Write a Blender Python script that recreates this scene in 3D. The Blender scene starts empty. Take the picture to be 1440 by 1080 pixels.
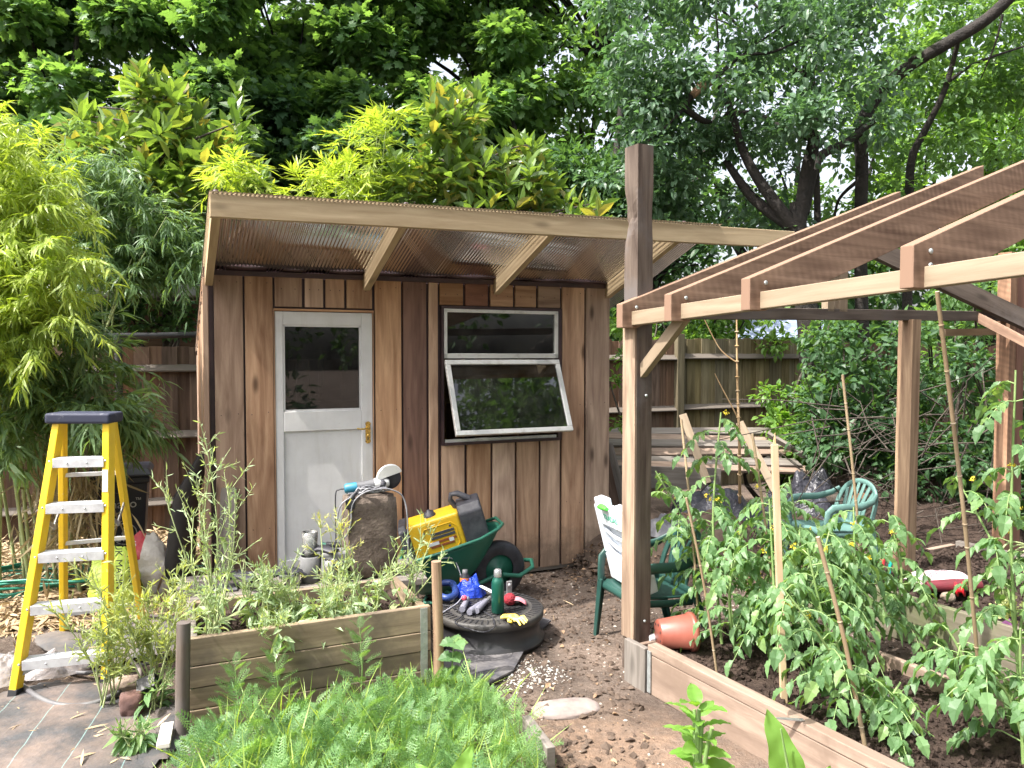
import bpy, math, random
import numpy as np
from mathutils import Vector, Matrix
rng = np.random.default_rng(7); random.seed(7)
scn = bpy.context.scene; COL = scn.collection
F, CAMZ, PITCH = 1082.0, 1.62, math.atan(40/1082)
R = math.radians

def W(px, py, Y):
    a = (px-720)/F; b = (540-py)/F
    dy = math.cos(PITCH)+b*math.sin(PITCH); dz = b*math.cos(PITCH)-math.sin(PITCH)
    return np.array([a*Y/dy, Y, CAMZ+dz*Y/dy])
def G(px, py, z=0.0):
    b = (540-py)/F
    dy = math.cos(PITCH)+b*math.sin(PITCH); dz = b*math.cos(PITCH)-math.sin(PITCH)
    return W(px, py, (z-CAMZ)*dy/dz)

# ---------- materials
def nodes_of(name):
    m = bpy.data.materials.new(name); m.use_nodes = True
    nt = m.node_tree; nt.nodes.clear()
    out = nt.nodes.new('ShaderNodeOutputMaterial')
    return m, nt, out
def nn(nt, t, **kw):
    n = nt.nodes.new(t)
    for k, v in kw.items():
        if k in n.inputs: n.inputs[k].default_value = v
        else: setattr(n, k, v)
    return n
def ramp(nt, fac, stops):
    r = nt.nodes.new('ShaderNodeValToRGB')
    e = r.color_ramp.elements
    while len(e) < len(stops): e.new(0.5)
    for i, (p, c) in enumerate(stops):
        e[i].position = p; e[i].color = (*c, 1)
    nt.links.new(fac, r.inputs[0]); return r.outputs[0]
def math_(nt, op, a, b=None, c=None, clamp=False):
    n = nt.nodes.new('ShaderNodeMath'); n.operation = op; n.use_clamp = clamp
    for i, x in enumerate((a, b, c)):
        if x is None: continue
        if hasattr(x, 'links'): nt.links.new(x, n.inputs[i])
        else: n.inputs[i].default_value = x
    return n.outputs[0]
def mixc(nt, fac, a, b, mode='MIX'):
    n = nt.nodes.new('ShaderNodeMix'); n.data_type = 'RGBA'; n.blend_type = mode
    for s, x in ((n.inputs[0], fac), (n.inputs[6], a), (n.inputs[7], b)):
        if hasattr(x, 'links'): nt.links.new(x, s)
        elif isinstance(x, (tuple, list)): s.default_value = (*x, 1)
        else: s.default_value = x
    return n.outputs[2]
def noise(nt, vec, scale, detail=4, rough=0.55, dist=0.0):
    n = nn(nt, 'ShaderNodeTexNoise', Scale=scale, Detail=detail, Roughness=rough, Distortion=dist)
    if vec is not None: nt.links.new(vec, n.inputs['Vector'])
    return n.outputs['Fac']
def bump(nt, h, strength=0.3, dist=0.01, prev=None):
    n = nn(nt, 'ShaderNodeBump', Strength=strength, Distance=dist)
    nt.links.new(h, n.inputs['Height'])
    if prev is not None: nt.links.new(prev, n.inputs['Normal'])
    return n.outputs[0]
def objvec(nt):
    return nt.nodes.new('ShaderNodeTexCoord').outputs['Object']

def wood(name, light, dark, grain=1.0, rough=0.7, knots=1.0, tint=0.35, stain=None, saw=0.0, hue=0.0):
    m, nt, out = nodes_of(name); L = nt.links
    p = nn(nt, 'ShaderNodeBsdfPrincipled', Roughness=rough); L.new(p.outputs[0], out.inputs[0])
    p.inputs['Specular IOR Level'].default_value = 0.25
    uv = nt.nodes.new('ShaderNodeUVMap'); uv.uv_map = 'UVMap'
    rnd = nt.nodes.new('ShaderNodeNewGeometry').outputs['Random Per Island']
    off = nt.nodes.new('ShaderNodeCombineXYZ'); L.new(math_(nt, 'MULTIPLY', rnd, 53.0), off.inputs[0]); L.new(math_(nt, 'MULTIPLY', rnd, 17.0), off.inputs[1]); L.new(math_(nt, 'MULTIPLY', rnd, 9.0), off.inputs[2])
    add = nn(nt, 'ShaderNodeVectorMath', operation='ADD'); L.new(uv.outputs[0], add.inputs[0]); L.new(off.outputs[0], add.inputs[1])
    sc = nn(nt, 'ShaderNodeVectorMath', operation='MULTIPLY'); L.new(add.outputs[0], sc.inputs[0]); sc.inputs[1].default_value = (1.1, 14*grain, 1)
    wv = nn(nt, 'ShaderNodeVectorMath', operation='MULTIPLY'); L.new(add.outputs[0], wv.inputs[0]); wv.inputs[1].default_value = (0.55, 4.5, 1)
    g1 = noise(nt, sc.outputs[0], 1.8, 8, 0.68, .45)
    # cathedral grain: rings of a stretched noise
    g2 = noise(nt, wv.outputs[0], 0.9, 2, 0.45, 0.25)
    ring = math_(nt, 'FRACT', math_(nt, 'MULTIPLY', g2, 10.0))
    ring = math_(nt, 'ABSOLUTE', math_(nt, 'SUBTRACT', ring, 0.5))
    h = math_(nt, 'ADD', math_(nt, 'ADD', math_(nt, 'MULTIPLY', g1, 0.6), math_(nt, 'MULTIPLY', noise(nt, wv.outputs[0], 1.1, 3, .5), .35)), math_(nt, 'MULTIPLY', ring, 0.2))
    mid = tuple((a+b)/2 for a, b in zip(light, dark))
    col = ramp(nt, h, [(0.38, dark), (0.52, mid), (0.64, light)])
    # knots
    kv = nn(nt, 'ShaderNodeVectorMath', operation='MULTIPLY'); L.new(add.outputs[0], kv.inputs[0]); kv.inputs[1].default_value = (1.7, 5.0, 1)
    vo = nn(nt, 'ShaderNodeTexVoronoi', Scale=1.0, Randomness=1.0); L.new(kv.outputs[0], vo.inputs['Vector'])
    k = nt.nodes.new('ShaderNodeMapRange'); k.interpolation_type = 'SMOOTHSTEP'
    L.new(vo.outputs['Distance'], k.inputs[0]); k.inputs[1].default_value = 0.03; k.inputs[2].default_value = 0.15; k.inputs[3].default_value = 0.75*knots; k.inputs[4].default_value = 0.0
    col = mixc(nt, k.outputs[0], col, tuple(c*0.35 for c in dark))
    # per board tint
    hs = nt.nodes.new('ShaderNodeHueSaturation')
    wn = nt.nodes.new('ShaderNodeTexWhiteNoise'); wn.noise_dimensions = '1D'; L.new(rnd, wn.inputs['W'])
    L.new(math_(nt, 'MULTIPLY_ADD', wn.outputs['Value'], tint*2, 1-tint), hs.inputs['Value'])
    L.new(math_(nt, 'MULTIPLY_ADD', rnd, 0.5, 0.75), hs.inputs['Saturation'])
    hs.inputs['Hue'].default_value = 0.5+hue
    L.new(col, hs.inputs['Color']); col = hs.outputs[0]
    if stain:
        s = noise(nt, objvec(nt), 2.3, 5, 0.65)
        s = math_(nt, 'SMOOTH_MIN', math_(nt, 'MULTIPLY', math_(nt, 'SUBTRACT', s, 0.48), 6.0, clamp=True), 0.85, 0.1)
        col = mixc(nt, s, col, stain)
    hb = h
    if saw:
        w = nn(nt, 'ShaderNodeTexWave', Scale=11.0, Distortion=5.0, Detail=3.0); w.bands_direction = 'DIAGONAL'
        sv = nn(nt, 'ShaderNodeVectorMath', operation='MULTIPLY'); L.new(uv.outputs[0], sv.inputs[0]); sv.inputs[1].default_value = (1.3, .45, 1); L.new(sv.outputs[0], w.inputs['Vector'])
        w.inputs['Detail Scale'].default_value = 0.6
        col = mixc(nt, math_(nt, 'MULTIPLY', math_(nt, 'MULTIPLY', w.outputs['Fac'], saw), math_(nt, 'MULTIPLY_ADD', noise(nt, wv.outputs[0], 1.7, 4, .6), 4.0, -1.5, clamp=True)), col, tuple(c*0.45 for c in dark))
    L.new(col, p.inputs['Base Color'])
    L.new(bump(nt, hb, 0.5, 0.004), p.inputs['Normal'])
    return m

def leafmat(name, c1, c2, trans=0.45, tip=None, rough=0.42, clump=0.6, tcol=None, spec=0.4, cs=1.1):
    m, nt, out = nodes_of(name); L = nt.links
    rnd = nt.nodes.new('ShaderNodeNewGeometry').outputs['Random Per Island']
    n = noise(nt, objvec(nt), cs, 3, 0.6)
    f = math_(nt, 'ADD', math_(nt, 'MULTIPLY', rnd, 1-clump), math_(nt, 'MULTIPLY', math_(nt, 'MULTIPLY_ADD', n, 2.6, -0.8, clamp=True), clump), clamp=True)
    stops = [(0.0, c1), (1.0, c2)] if tip is None else [(0.0, c1), (0.8, c2), (0.93, tip)]
    col = ramp(nt, f if tip is None else rnd, stops)
    if tip is not None: col = mixc(nt, 0.5, col, ramp(nt, n, [(0.3, c1), (0.7, c2)]))
    p = nn(nt, 'ShaderNodeBsdfPrincipled', Roughness=rough); L.new(col, p.inputs['Base Color']); p.inputs['Specular IOR Level'].default_value = spec
    t = nt.nodes.new('ShaderNodeBsdfTranslucent')
    tc = mixc(nt, 1.0, col, tcol or (2.0, 1.9, 0.7), 'MULTIPLY'); L.new(tc, t.inputs[0])
    mx = nt.nodes.new('ShaderNodeMixShader'); mx.inputs[0].default_value = trans
    L.new(p.outputs[0], mx.inputs[1]); L.new(t.outputs[0], mx.inputs[2]); L.new(mx.outputs[0], out.inputs[0])
    return m

def plain(name, c, rough=0.5, metal=0.0, c2=None, ns=6.0, bmp=0.0, bs=40.0, spec=0.5, lo=0.4, hi=0.65, bd=0.004, coat=0):
    m, nt, out = nodes_of(name); L = nt.links
    p = nn(nt, 'ShaderNodeBsdfPrincipled', Roughness=rough, Metallic=metal); L.new(p.outputs[0], out.inputs[0])
    p.inputs['Specular IOR Level'].default_value = spec; p.inputs['Coat Weight'].default_value = coat
    v = objvec(nt)
    c2 = c2 or tuple(x*0.8 for x in c)
    L.new(ramp(nt, noise(nt, v, ns, 6, 0.65), [(lo, c), (hi, c2)]), p.inputs['Base Color'])
    rr = nt.nodes.new('ShaderNodeMapRange'); L.new(noise(nt, v, ns*2.3, 4), rr.inputs[0]); rr.inputs[3].default_value = max(rough-0.1, 0.02); rr.inputs[4].default_value = min(rough+0.15, 1)
    L.new(rr.outputs[0], p.inputs['Roughness'])
    if bmp: L.new(bump(nt, noise(nt, v, bs, 5, 0.6), bmp, bd), p.inputs['Normal'])
    return m

def glass(name, tint=(0.35, 0.37, 0.38), refl=1.0, rough=0.02, dirt=0.12, dcol=(0.35, 0.33, 0.3)):
    m, nt, out = nodes_of(name); L = nt.links
    fr = nn(nt, 'ShaderNodeFresnel', IOR=1.5)
    tr = nt.nodes.new('ShaderNodeBsdfTransparent'); tr.inputs[0].default_value = (*tint, 1)
    gl = nn(nt, 'ShaderNodeBsdfGlossy', Roughness=rough)
    df = nt.nodes.new('ShaderNodeBsdfDiffuse'); df.inputs[0].default_value = (*dcol, 1)
    a = nt.nodes.new('ShaderNodeMixShader'); b = nt.nodes.new('ShaderNodeMixShader')
    d = math_(nt, 'MULTIPLY', math_(nt, 'MULTIPLY_ADD', noise(nt, objvec(nt), 5.0, 6, 0.7), 3.0, -1.1, clamp=True), dirt)
    L.new(d, a.inputs[0]); L.new(tr.outputs[0], a.inputs[1]); L.new(df.outputs[0], a.inputs[2])
    L.new(math_(nt, 'MULTIPLY', fr.outputs[0], refl, clamp=True), b.inputs[0]); L.new(a.outputs[0], b.inputs[1]); L.new(gl.outputs[0], b.inputs[2])
    L.new(b.outputs[0], out.inputs[0]); return m

# ---------- meshes
def orient(d, up=(0, 0, 1)):
    d = np.array(d, float); d = d/np.linalg.norm(d); up = np.array(up, float)
    if abs(d @ up) > 0.98*np.linalg.norm(up): up = np.array([0, 1.0, 0]) if abs(d[1]) < 0.9 else np.array([1.0, 0, 0])
    s = np.cross(up, d); s = s/np.linalg.norm(s); u = np.cross(d, s)
    return np.stack([d, s, u], 1)   # columns: along, side, up
class MB:
    def __init__(self): self.v = []; self.f = []; self.uv = []; self.sm = []; self.n = 0
    def add(self, vs, fs, uvs=None, smooth=False):
        o = self.n; self.v += [tuple(map(float, x)) for x in vs]; self.n += len(vs)
        for i, f in enumerate(fs):
            self.f.append([o+k for k in f]); self.uv.append(uvs[i] if uvs else [(0, 0)]*len(f)); self.sm.append(smooth)
        return self
    def box(self, c, size, M=None, jit=0.0, taper=None):
        c = np.array(c, float); h = np.array(size, float)/2; M = np.eye(3) if M is None else np.array(M)
        L = [np.array([x, y, z]) for z in (-1, 1) for y in (-1, 1) for x in (-1, 1)]
        pts = [p*h for p in L]
        if taper:
            for p in pts:
                if p[0] > 0: p[1] *= taper; p[2] *= taper
        if jit: pts = [p+rng.normal(0, jit, 3) for p in pts]
        vs = [c+M@p for p in pts]
        la = int(np.argmax(size))
        fs = [(0, 2, 3, 1), (4, 5, 7, 6), (0, 1, 5, 4), (2, 6, 7, 3), (0, 4, 6, 2), (1, 3, 7, 5)]
        ax = [2, 2, 1, 1, 0, 0]; uvs = []
        r0 = random.random()*3
        for f, a in zip(fs, ax):
            if a == la: q = [b for b in range(3) if b != a]; uvs.append([(pts[k][q[0]]*0.3, pts[k][q[1]]+r0+5) for k in f])
            else:
                b = [x for x in range(3) if x not in (a, la)][0]
                uvs.append([(pts[k][la], pts[k][b]+r0+a*1.37) for k in f])
        return self.add(vs, fs, uvs)
    def beam(self, p0, p1, w, h, up=(0, 0, 1), jit=0.0, taper=None):
        p0 = np.array(p0, float); p1 = np.array(p1, float); M = orient(p1-p0, up)
        return self.box((p0+p1)/2, (np.linalg.norm(p1-p0), w, h), M, jit, taper)
    def tube(self, pts, r, n=8, flat=1.0, up=(0, 0, 1), caps=True, smooth=True, fixed=False):
        pts = np.array(pts, float); k = len(pts)
        r = np.full(k, r, float) if np.isscalar(r) else np.interp(np.linspace(0, 1, k), np.linspace(0, 1, len(r)), r)
        vs = []; prev = None; L = 0
        us = []
        for i in range(k):
            d = pts[min(i+1, k-1)]-pts[max(i-1, 0)]
            if np.linalg.norm(d) < 1e-9: d = np.array([0, 0, 1.0])
            if prev is None or fixed: M = orient(d, up)
            else: M = orient(d, prev)
            if not fixed: prev = M[:, 2]
            if i: L += np.linalg.norm(pts[i]-pts[i-1])
            for j in range(n):
                a = 2*math.pi*j/n
                vs.append(pts[i]+r[i]*(math.cos(a)*M[:, 1]+flat*math.sin(a)*M[:, 2])); us.append((L, r[0]*2*j/n*3))
        fs = []; uvs = []
        for i in range(k-1):
            for j in range(n):
                f = (i*n+j, i*n+(j+1) % n, (i+1)*n+(j+1) % n, (i+1)*n+j); fs.append(f)
                w = us[i*n+j][1]; w2 = w+r[0]*2/n*3
                uvs.append([(us[f[0]][0], w), (us[f[0]][0], w2), (us[f[2]][0], w2), (us[f[2]][0], w)])
        self.add(vs, fs, uvs, smooth)
        if caps:
            self.add(vs[:n], [tuple(range(n-1, -1, -1))]); self.add(vs[-n:], [tuple(range(n))])
        return self
    def lathe(self, prof, c=(0, 0, 0), n=32, M=None, smooth=True):
        M = np.eye(3) if M is None else M; c = np.array(c, float); vs = []
        for r, z in prof:
            for j in range(n):
                a = 2*math.pi*j/n; vs.append(c+M@np.array([r*math.cos(a), r*math.sin(a), z]))
        fs = [(i*n+j, i*n+(j+1) % n, (i+1)*n+(j+1) % n, (i+1)*n+j) for i in range(len(prof)-1) for j in range(n)]
        return self.add(vs, fs, None, smooth)
    def prism(self, poly, o, X, Y, N, t):
        # poly (u,v) in plane axes X,Y at origin o, extruded +-t/2 along N
        o, X, Y, N = (np.array(q, float) for q in (o, X, Y, N)); k = len(poly)
        vs = [o+X*u+Y*v+N*s*t/2 for s in (-1, 1) for u, v in poly]
        fs = [tuple(range(k-1, -1, -1)), tuple(range(k, 2*k))]+[(i, (i+1) % k, k+(i+1) % k, k+i) for i in range(k)]
        uvs = [[(poly[i][0], poly[i][1]) for i in f] if q < 1 else ([(poly[i-k][0], poly[i-k][1]) for i in f] if q == 1 else [(0, 0)]*4) for q, f in enumerate(fs)]
        return self.add(vs, fs, uvs)
    def grid(self, fn, nu, nv, smooth=True, wrap=False):
        vs = [fn(i/nu, j/nv) for i in range(nu+1) for j in range(nv+1)]
        fs = [(i*(nv+1)+j, (i+1)*(nv+1)+j, (i+1)*(nv+1)+j+1, i*(nv+1)+j+1) for i in range(nu) for j in range(nv)]
        uvs = [[(i/nu, j/nv), ((i+1)/nu, j/nv), ((i+1)/nu, (j+1)/nv), (i/nu, (j+1)/nv)] for i in range(nu) for j in range(nv)]
        return self.add(vs, fs, uvs, smooth)
    def build(self, name, mat, parent=None, bevel=0.0, solid=0.0, sub=0, seg=2):
        me = bpy.data.meshes.new(name)
        off = wloc(parent)
        me.from_pydata([(x-off[0], y-off[1], z-off[2]) for x, y, z in self.v], [], self.f)
        uv = me.uv_layers.new(name='UVMap')
        uv.data.foreach_set('uv', [c for f in self.uv for q in f for c in q])
        me.polygons.foreach_set('use_smooth', self.sm)
        me.materials.append(mat); me.update()
        o = bpy.data.objects.new(name, me); COL.objects.link(o)
        if parent is not None: o.parent = parent
        if solid: md = o.modifiers.new('solid', 'SOLIDIFY'); md.thickness = solid; md.offset = 0
        if bevel: md = o.modifiers.new('bevel', 'BEVEL'); md.width = bevel; md.segments = seg; md.limit_method = 'ANGLE'; md.angle_limit = R(40)
        if sub: md = o.modifiers.new('sub', 'SUBSURF'); md.levels = sub; md.render_levels = sub
        return o
def wloc(o):
    v = np.zeros(3)
    while o is not None: v += np.array(o.location); o = o.parent
    return v
def tag(o, label, cat, group=None, kind=None):
    if label: o['label'] = label
    if cat: o['category'] = cat
    if group: o['group'] = group
    if kind: o['kind'] = kind
    return o
def thing(name, label, cat, loc=(0, 0, 0), group=None):
    o = bpy.data.objects.new(name, None); COL.objects.link(o); o.location = loc; o.empty_display_size = 0.1
    return tag(o, label, cat, group)
def setting(o, kind='structure'): o['kind'] = kind; return o

def mesh_np(name, V, Fc, mat, parent=None, smooth=False):
    me = bpy.data.meshes.new(name); off = wloc(parent)
    V = np.asarray(V, np.float32)-off.astype(np.float32); Fc = np.asarray(Fc, np.int32); m, k = Fc.shape
    me.vertices.add(len(V)); me.vertices.foreach_set('co', V.ravel())
    me.loops.add(m*k); me.loops.foreach_set('vertex_index', Fc.ravel())
    me.polygons.add(m); me.polygons.foreach_set('loop_start', np.arange(0, m*k, k, dtype=np.int32))
    me.polygons.foreach_set('use_smooth', np.full(m, smooth))
    me.materials.append(mat); me.update(calc_edges=True)
    o = bpy.data.objects.new(name, me); COL.objects.link(o)
    if parent is not None: o.parent = parent
    return o
def nrm(a): return a/np.maximum(np.linalg.norm(a, axis=-1, keepdims=True), 1e-9)
def frames(d, up):
    y = nrm(d); z = nrm(up-(up*y).sum(-1, keepdims=True)*y); x = np.cross(y, z)
    return np.stack([x, y, z], 2)
def inst(tmpl, P, Fr, S):
    tv, tf = tmpl; tv = np.array(tv, float); tf = np.array(tf, int); N = len(P)
    S = np.asarray(S, float); S = S[:, None] if S.ndim == 1 else S
    V = np.einsum('nij,kj->nki', Fr, tv) if S.shape[1] == 1 else np.einsum('nij,nkj->nki', Fr, tv[None]*S[:, None, :])
    if S.shape[1] == 1: V = V*S[:, :, None]
    V = V+P[:, None, :]
    Fc = tf[None]+np.arange(N)[:, None, None]*len(tv)
    return V.reshape(-1, 3), Fc.reshape(-1, tf.shape[1])
class Cloud:  # gathers many instanced little shapes into one mesh
    def __init__(self): self.V = []; self.F = []; self.n = 0
    def put(self, tmpl, P, Fr, S):
        V, Fc = inst(tmpl, np.asarray(P, float), Fr, S); self.V.append(V); self.F.append(Fc+self.n); self.n += len(V); return self
    def build(self, name, mat, parent=None, smooth=False):
        return mesh_np(name, np.concatenate(self.V), np.concatenate(self.F), mat, parent, smooth)
def rdir(n, up=0.0):
    d = rng.normal(size=(n, 3)); d = nrm(d); d[:, 2] += up; return nrm(d)
# leaf templates along +Y, length 1, face normal +Z
def t_oval(w=0.45, fold=0.12, droop=0.12):
    return ([(0, 0, 0), (-w*.42, .28, fold), (-w*.45, .62, fold*.7-droop*.3), (0, 1, -droop), (w*.45, .62, fold*.7-droop*.3), (w*.42, .28, fold), (0, .5, -droop*.1)],
            [(0, 6, 1), (1, 6, 2), (2, 6, 3), (3, 6, 4), (4, 6, 5), (5, 6, 0)])
def t_diamond(w=0.4, droop=0.1):
    return ([(0, 0, 0), (-w/2, .45, .06), (0, 1, -droop), (w/2, .45, .06)], [(0, 3, 2), (0, 2, 1)])
def t_lance(w=0.1, droop=0.3):
    return ([(0, 0, 0), (-w/2, .3, .0), (w/2, .3, .0), (-w*.4, .65, -droop*.35), (w*.4, .65, -droop*.35), (0, 1, -droop)],
            [(0, 2, 1), (1, 2, 4), (1, 4, 3), (3, 4, 5)])
def t_palm(cup=0.1):
    pts = [(0, 0), (.3, -.05), (.22, .2), (.55, .3), (.35, .48), (.42, .75), (.2, .7), (0, 1.0), (-.2, .7), (-.42, .75), (-.35, .48), (-.55, .3), (-.22, .2), (-.3, -.05)]
    v = [(0, .35, 0)]+[(x, y, -cup*(x*x+(y-.35)**2)*2) for x, y in pts]; k = len(pts)
    return (v, [(0, 1+i, 1+(i+1) % k) for i in range(k)])
def t_tooth(w=0.5, droop=0.25):
    pts = [(0, 0), (.3, .1), (.33, .24), (.48, .3), (.42, .44), (.46, .52), (.33, .64), (.32, .74), (.15, .86), (0, 1)]
    full = pts+[(-x*.92, y*1.02-.01) for x, y in pts[-2:0:-1]]; k = len(full)
    v = [(0, .45, -droop*.1)]+[(x*w*2*.9, y, .16*abs(x)*2-droop*y*y+.05*math.sin(y*14)*abs(x)) for x, y in full]
    return (v, [(0, 1+i, 1+(i+1) % k) for i in range(k)])
def text_mb(s, size, o, X, Y, mat, name, parent, depth=0.001, align='CENTER'):
    cu = bpy.data.curves.new(name, 'FONT'); cu.body = s; cu.size = size; cu.extrude = depth; cu.align_x = align; cu.align_y = 'CENTER'
    t = bpy.data.objects.new('tmp', cu); COL.objects.link(t)
    bpy.context.view_layer.update()
    me = bpy.data.meshes.new_from_object(t.evaluated_get(bpy.context.evaluated_depsgraph_get()))
    bpy.data.objects.remove(t)
    X = np.array(X, float); X /= np.linalg.norm(X); Y = np.array(Y, float); Y /= np.linalg.norm(Y); N = np.cross(X, Y); off = wloc(parent)
    M = np.stack([X, Y, N], 1); o = np.array(o, float)-off
    for v in me.vertices: v.co = Vector(M@np.array(v.co)+o)
    me.materials.clear(); me.materials.append(mat); me.name = name
    ob = bpy.data.objects.new(name, me); COL.objects.link(ob); ob.parent = parent
    return ob
def vnoise(x, y, seed=0, octs=4):
    r = np.random.default_rng(seed); T = r.random((256, 256)); out = 0; a = 1; tot = 0
    for o in range(octs):
        xi = np.floor(x).astype(int); yi = np.floor(y).astype(int); fx = x-xi; fy = y-yi; fx = fx*fx*(3-2*fx); fy = fy*fy*(3-2*fy)
        g = lambda i, j: T[(xi+i) % 256, (yi+j) % 256]
        out = out+a*((g(0, 0)*(1-fx)+g(1, 0)*fx)*(1-fy)+(g(0, 1)*(1-fx)+g(1, 1)*fx)*fy); tot += a; a *= .5; x = x*2.03+7.1; y = y*2.03+3.3
    return out/tot
# ---------- camera, world, light
cam = bpy.data.cameras.new('camera'); cam.sensor_width = 36; cam.lens = 36*F/1440; cam.clip_end = 500; cam.clip_start = 0.05
co = bpy.data.objects.new('camera', cam); COL.objects.link(co); co.location = (0, 0, CAMZ); co.rotation_euler = (R(90)-PITCH, 0, 0); scn.camera = co
SUN = np.array([-0.87, -0.50, 0.0]); SUN /= np.linalg.norm(SUN); EL = R(56)
SV = np.array([SUN[0]*math.cos(EL), SUN[1]*math.cos(EL), math.sin(EL)])
w = bpy.data.worlds.new('World'); scn.world = w; w.use_nodes = True; nt = w.node_tree
bg = nt.nodes['Background']; bg.inputs[1].default_value = 0.15
sky = nt.nodes.new('ShaderNodeTexSky'); sky.sky_type = 'NISHITA'; sky.sun_disc = False; sky.sun_elevation = EL; sky.sun_rotation = math.atan2(SUN[0], SUN[1]); sky.dust_density = 6.0; sky.air_density = 1.0; sky.ozone_density = 1.0
hs = nn(nt, 'ShaderNodeHueSaturation', Saturation=0.4, Value=1.25); nt.links.new(sky.outputs[0], hs.inputs['Color']); nt.links.new(hs.outputs[0], bg.inputs[0])
sl = bpy.data.lights.new('sun', 'SUN'); sl.energy = 4.2; sl.angle = R(0.5); sl.color = (1, 0.95, 0.87)
so = bpy.data.objects.new('sun', sl); COL.objects.link(so); so.rotation_euler = Vector(SV).to_track_quat('Z', 'Y').to_euler(); so.location = (-5, -3, 8)
scn.view_settings.view_transform = 'Standard'; scn.view_settings.look = 'None'; scn.view_settings.gamma = 1; scn.view_settings.exposure = 1.28
scn.cycles.use_denoising = True
scn.cycles.max_bounces = 8; scn.cycles.diffuse_bounces = 3; scn.cycles.glossy_bounces = 3; scn.cycles.transmission_bounces = 5; scn.cycles.transparent_max_bounces = 10
scn.cycles.caustics_reflective = False; scn.cycles.caustics_refractive = False; scn.cycles.sample_clamp_indirect = 6

# ---------- frames of reference
def S(s, d, z): return np.array([-1.88+.9135*s+.4067*d, 4.787+.4067*s-.9135*d, z])   # shed wall: s along, d outward
SX = np.array([.9135, .4067, 0]); SN = np.array([.4067, -.9135, 0]); ZZ = np.array([0, 0, 1.0])
def s_at(px, d=0.0):
    r = (px-720)/F; x0 = -1.88+.4067*d; y0 = 4.787-.9135*d
    return (r*y0-x0)/(.9135-.4067*r)
UU = np.array([.49, -.872, 0]); UU /= np.linalg.norm(UU); VV = np.array([-UU[1], UU[0], 0])
BO = np.array([.57, 3.78, 0])
def B(u, v, z): return BO+UU*u+VV*v+np.array([0, 0, z])       # right beds and pergola

# ---------- ground
def gz(x, y):
    x = np.asarray(x, float); y = np.asarray(y, float)
    n = (vnoise(x*1.3+40, y*1.3+40, 1, 5)-.5)*.05+(vnoise(x*9+90, y*9+90, 2, 3)-.5)*.022
    far = np.clip((y-6.5)/2.0, 0, 1)
    return n*(1+0*far)-0.004
xs = np.concatenate([-np.geomspace(90, 4.6, 22), np.arange(-4.5, 5.5, .022), np.geomspace(5.6, 90, 22)])
ys = np.concatenate([-np.geomspace(60, 1, 12), np.arange(1.5, 6.6, .022), np.arange(6.6, 11, .06), np.geomspace(11.1, 150, 25)])
XX, YY = np.meshgrid(xs, ys, indexing='ij'); ZG = gz(XX, YY)
nx, ny = XX.shape; idx = np.arange(nx*ny).reshape(nx, ny)
Fq = np.stack([idx[:-1, :-1], idx[1:, :-1], idx[1:, 1:], idx[:-1, 1:]], -1).reshape(-1, 4)
m, nt, out = nodes_of('soil_ground'); L = nt.links
p = nn(nt, 'ShaderNodeBsdfPrincipled', Roughness=0.95); L.new(p.outputs[0], out.inputs[0]); p.inputs['Specular IOR Level'].default_value = 0.15
v = objvec(nt)
c = ramp(nt, noise(nt, v, 1.4, 6, .65), [(0.36, (.06, .046, .038)), (0.5, (.122, .096, .08)), (0.64, (.21, .16, .13))])
c = mixc(nt, math_(nt, 'MULTIPLY_ADD', noise(nt, v, 45, 4, .7), 2.4, -.95, clamp=True), c, (.07, .05, .04))
c = mixc(nt, math_(nt, 'MULTIPLY', math_(nt, 'MULTIPLY_ADD', noise(nt, v, 120, 2, .6), 9, -6.0, clamp=True), .7), c, (.42, .36, .3))
sx = nn(nt, 'ShaderNodeVectorMath', operation='DISTANCE'); L.new(v, sx.inputs[0]); sx.inputs[1].default_value = (.32, 2.75, 0)
sand = math_(nt, 'MULTIPLY', math_(nt, 'SUBTRACT', math_(nt, 'ADD', .55, math_(nt, 'MULTIPLY', noise(nt, v, 3.5, 5, .6), .6)), sx.outputs['Value']), 2.4, clamp=True)
c = mixc(nt, math_(nt, 'MULTIPLY', sand, math_(nt, 'MULTIPLY_ADD', noise(nt, v, 14, 5, .7), 1.6, -.3, clamp=True)), c, (.27, .18, .125))
L.new(c, p.inputs['Base Color'])
b1 = bump(nt, noise(nt, v, 28, 6, .7), .8, .03); b2 = bump(nt, noise(nt, v, 130, 4, .6), .5, .006, b1); L.new(b2, p.inputs['Normal'])
M_ground = m
setting(mesh_np('ground', np.stack([XX, YY, ZG], -1).reshape(-1, 3), Fq, m, None, True))

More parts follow.
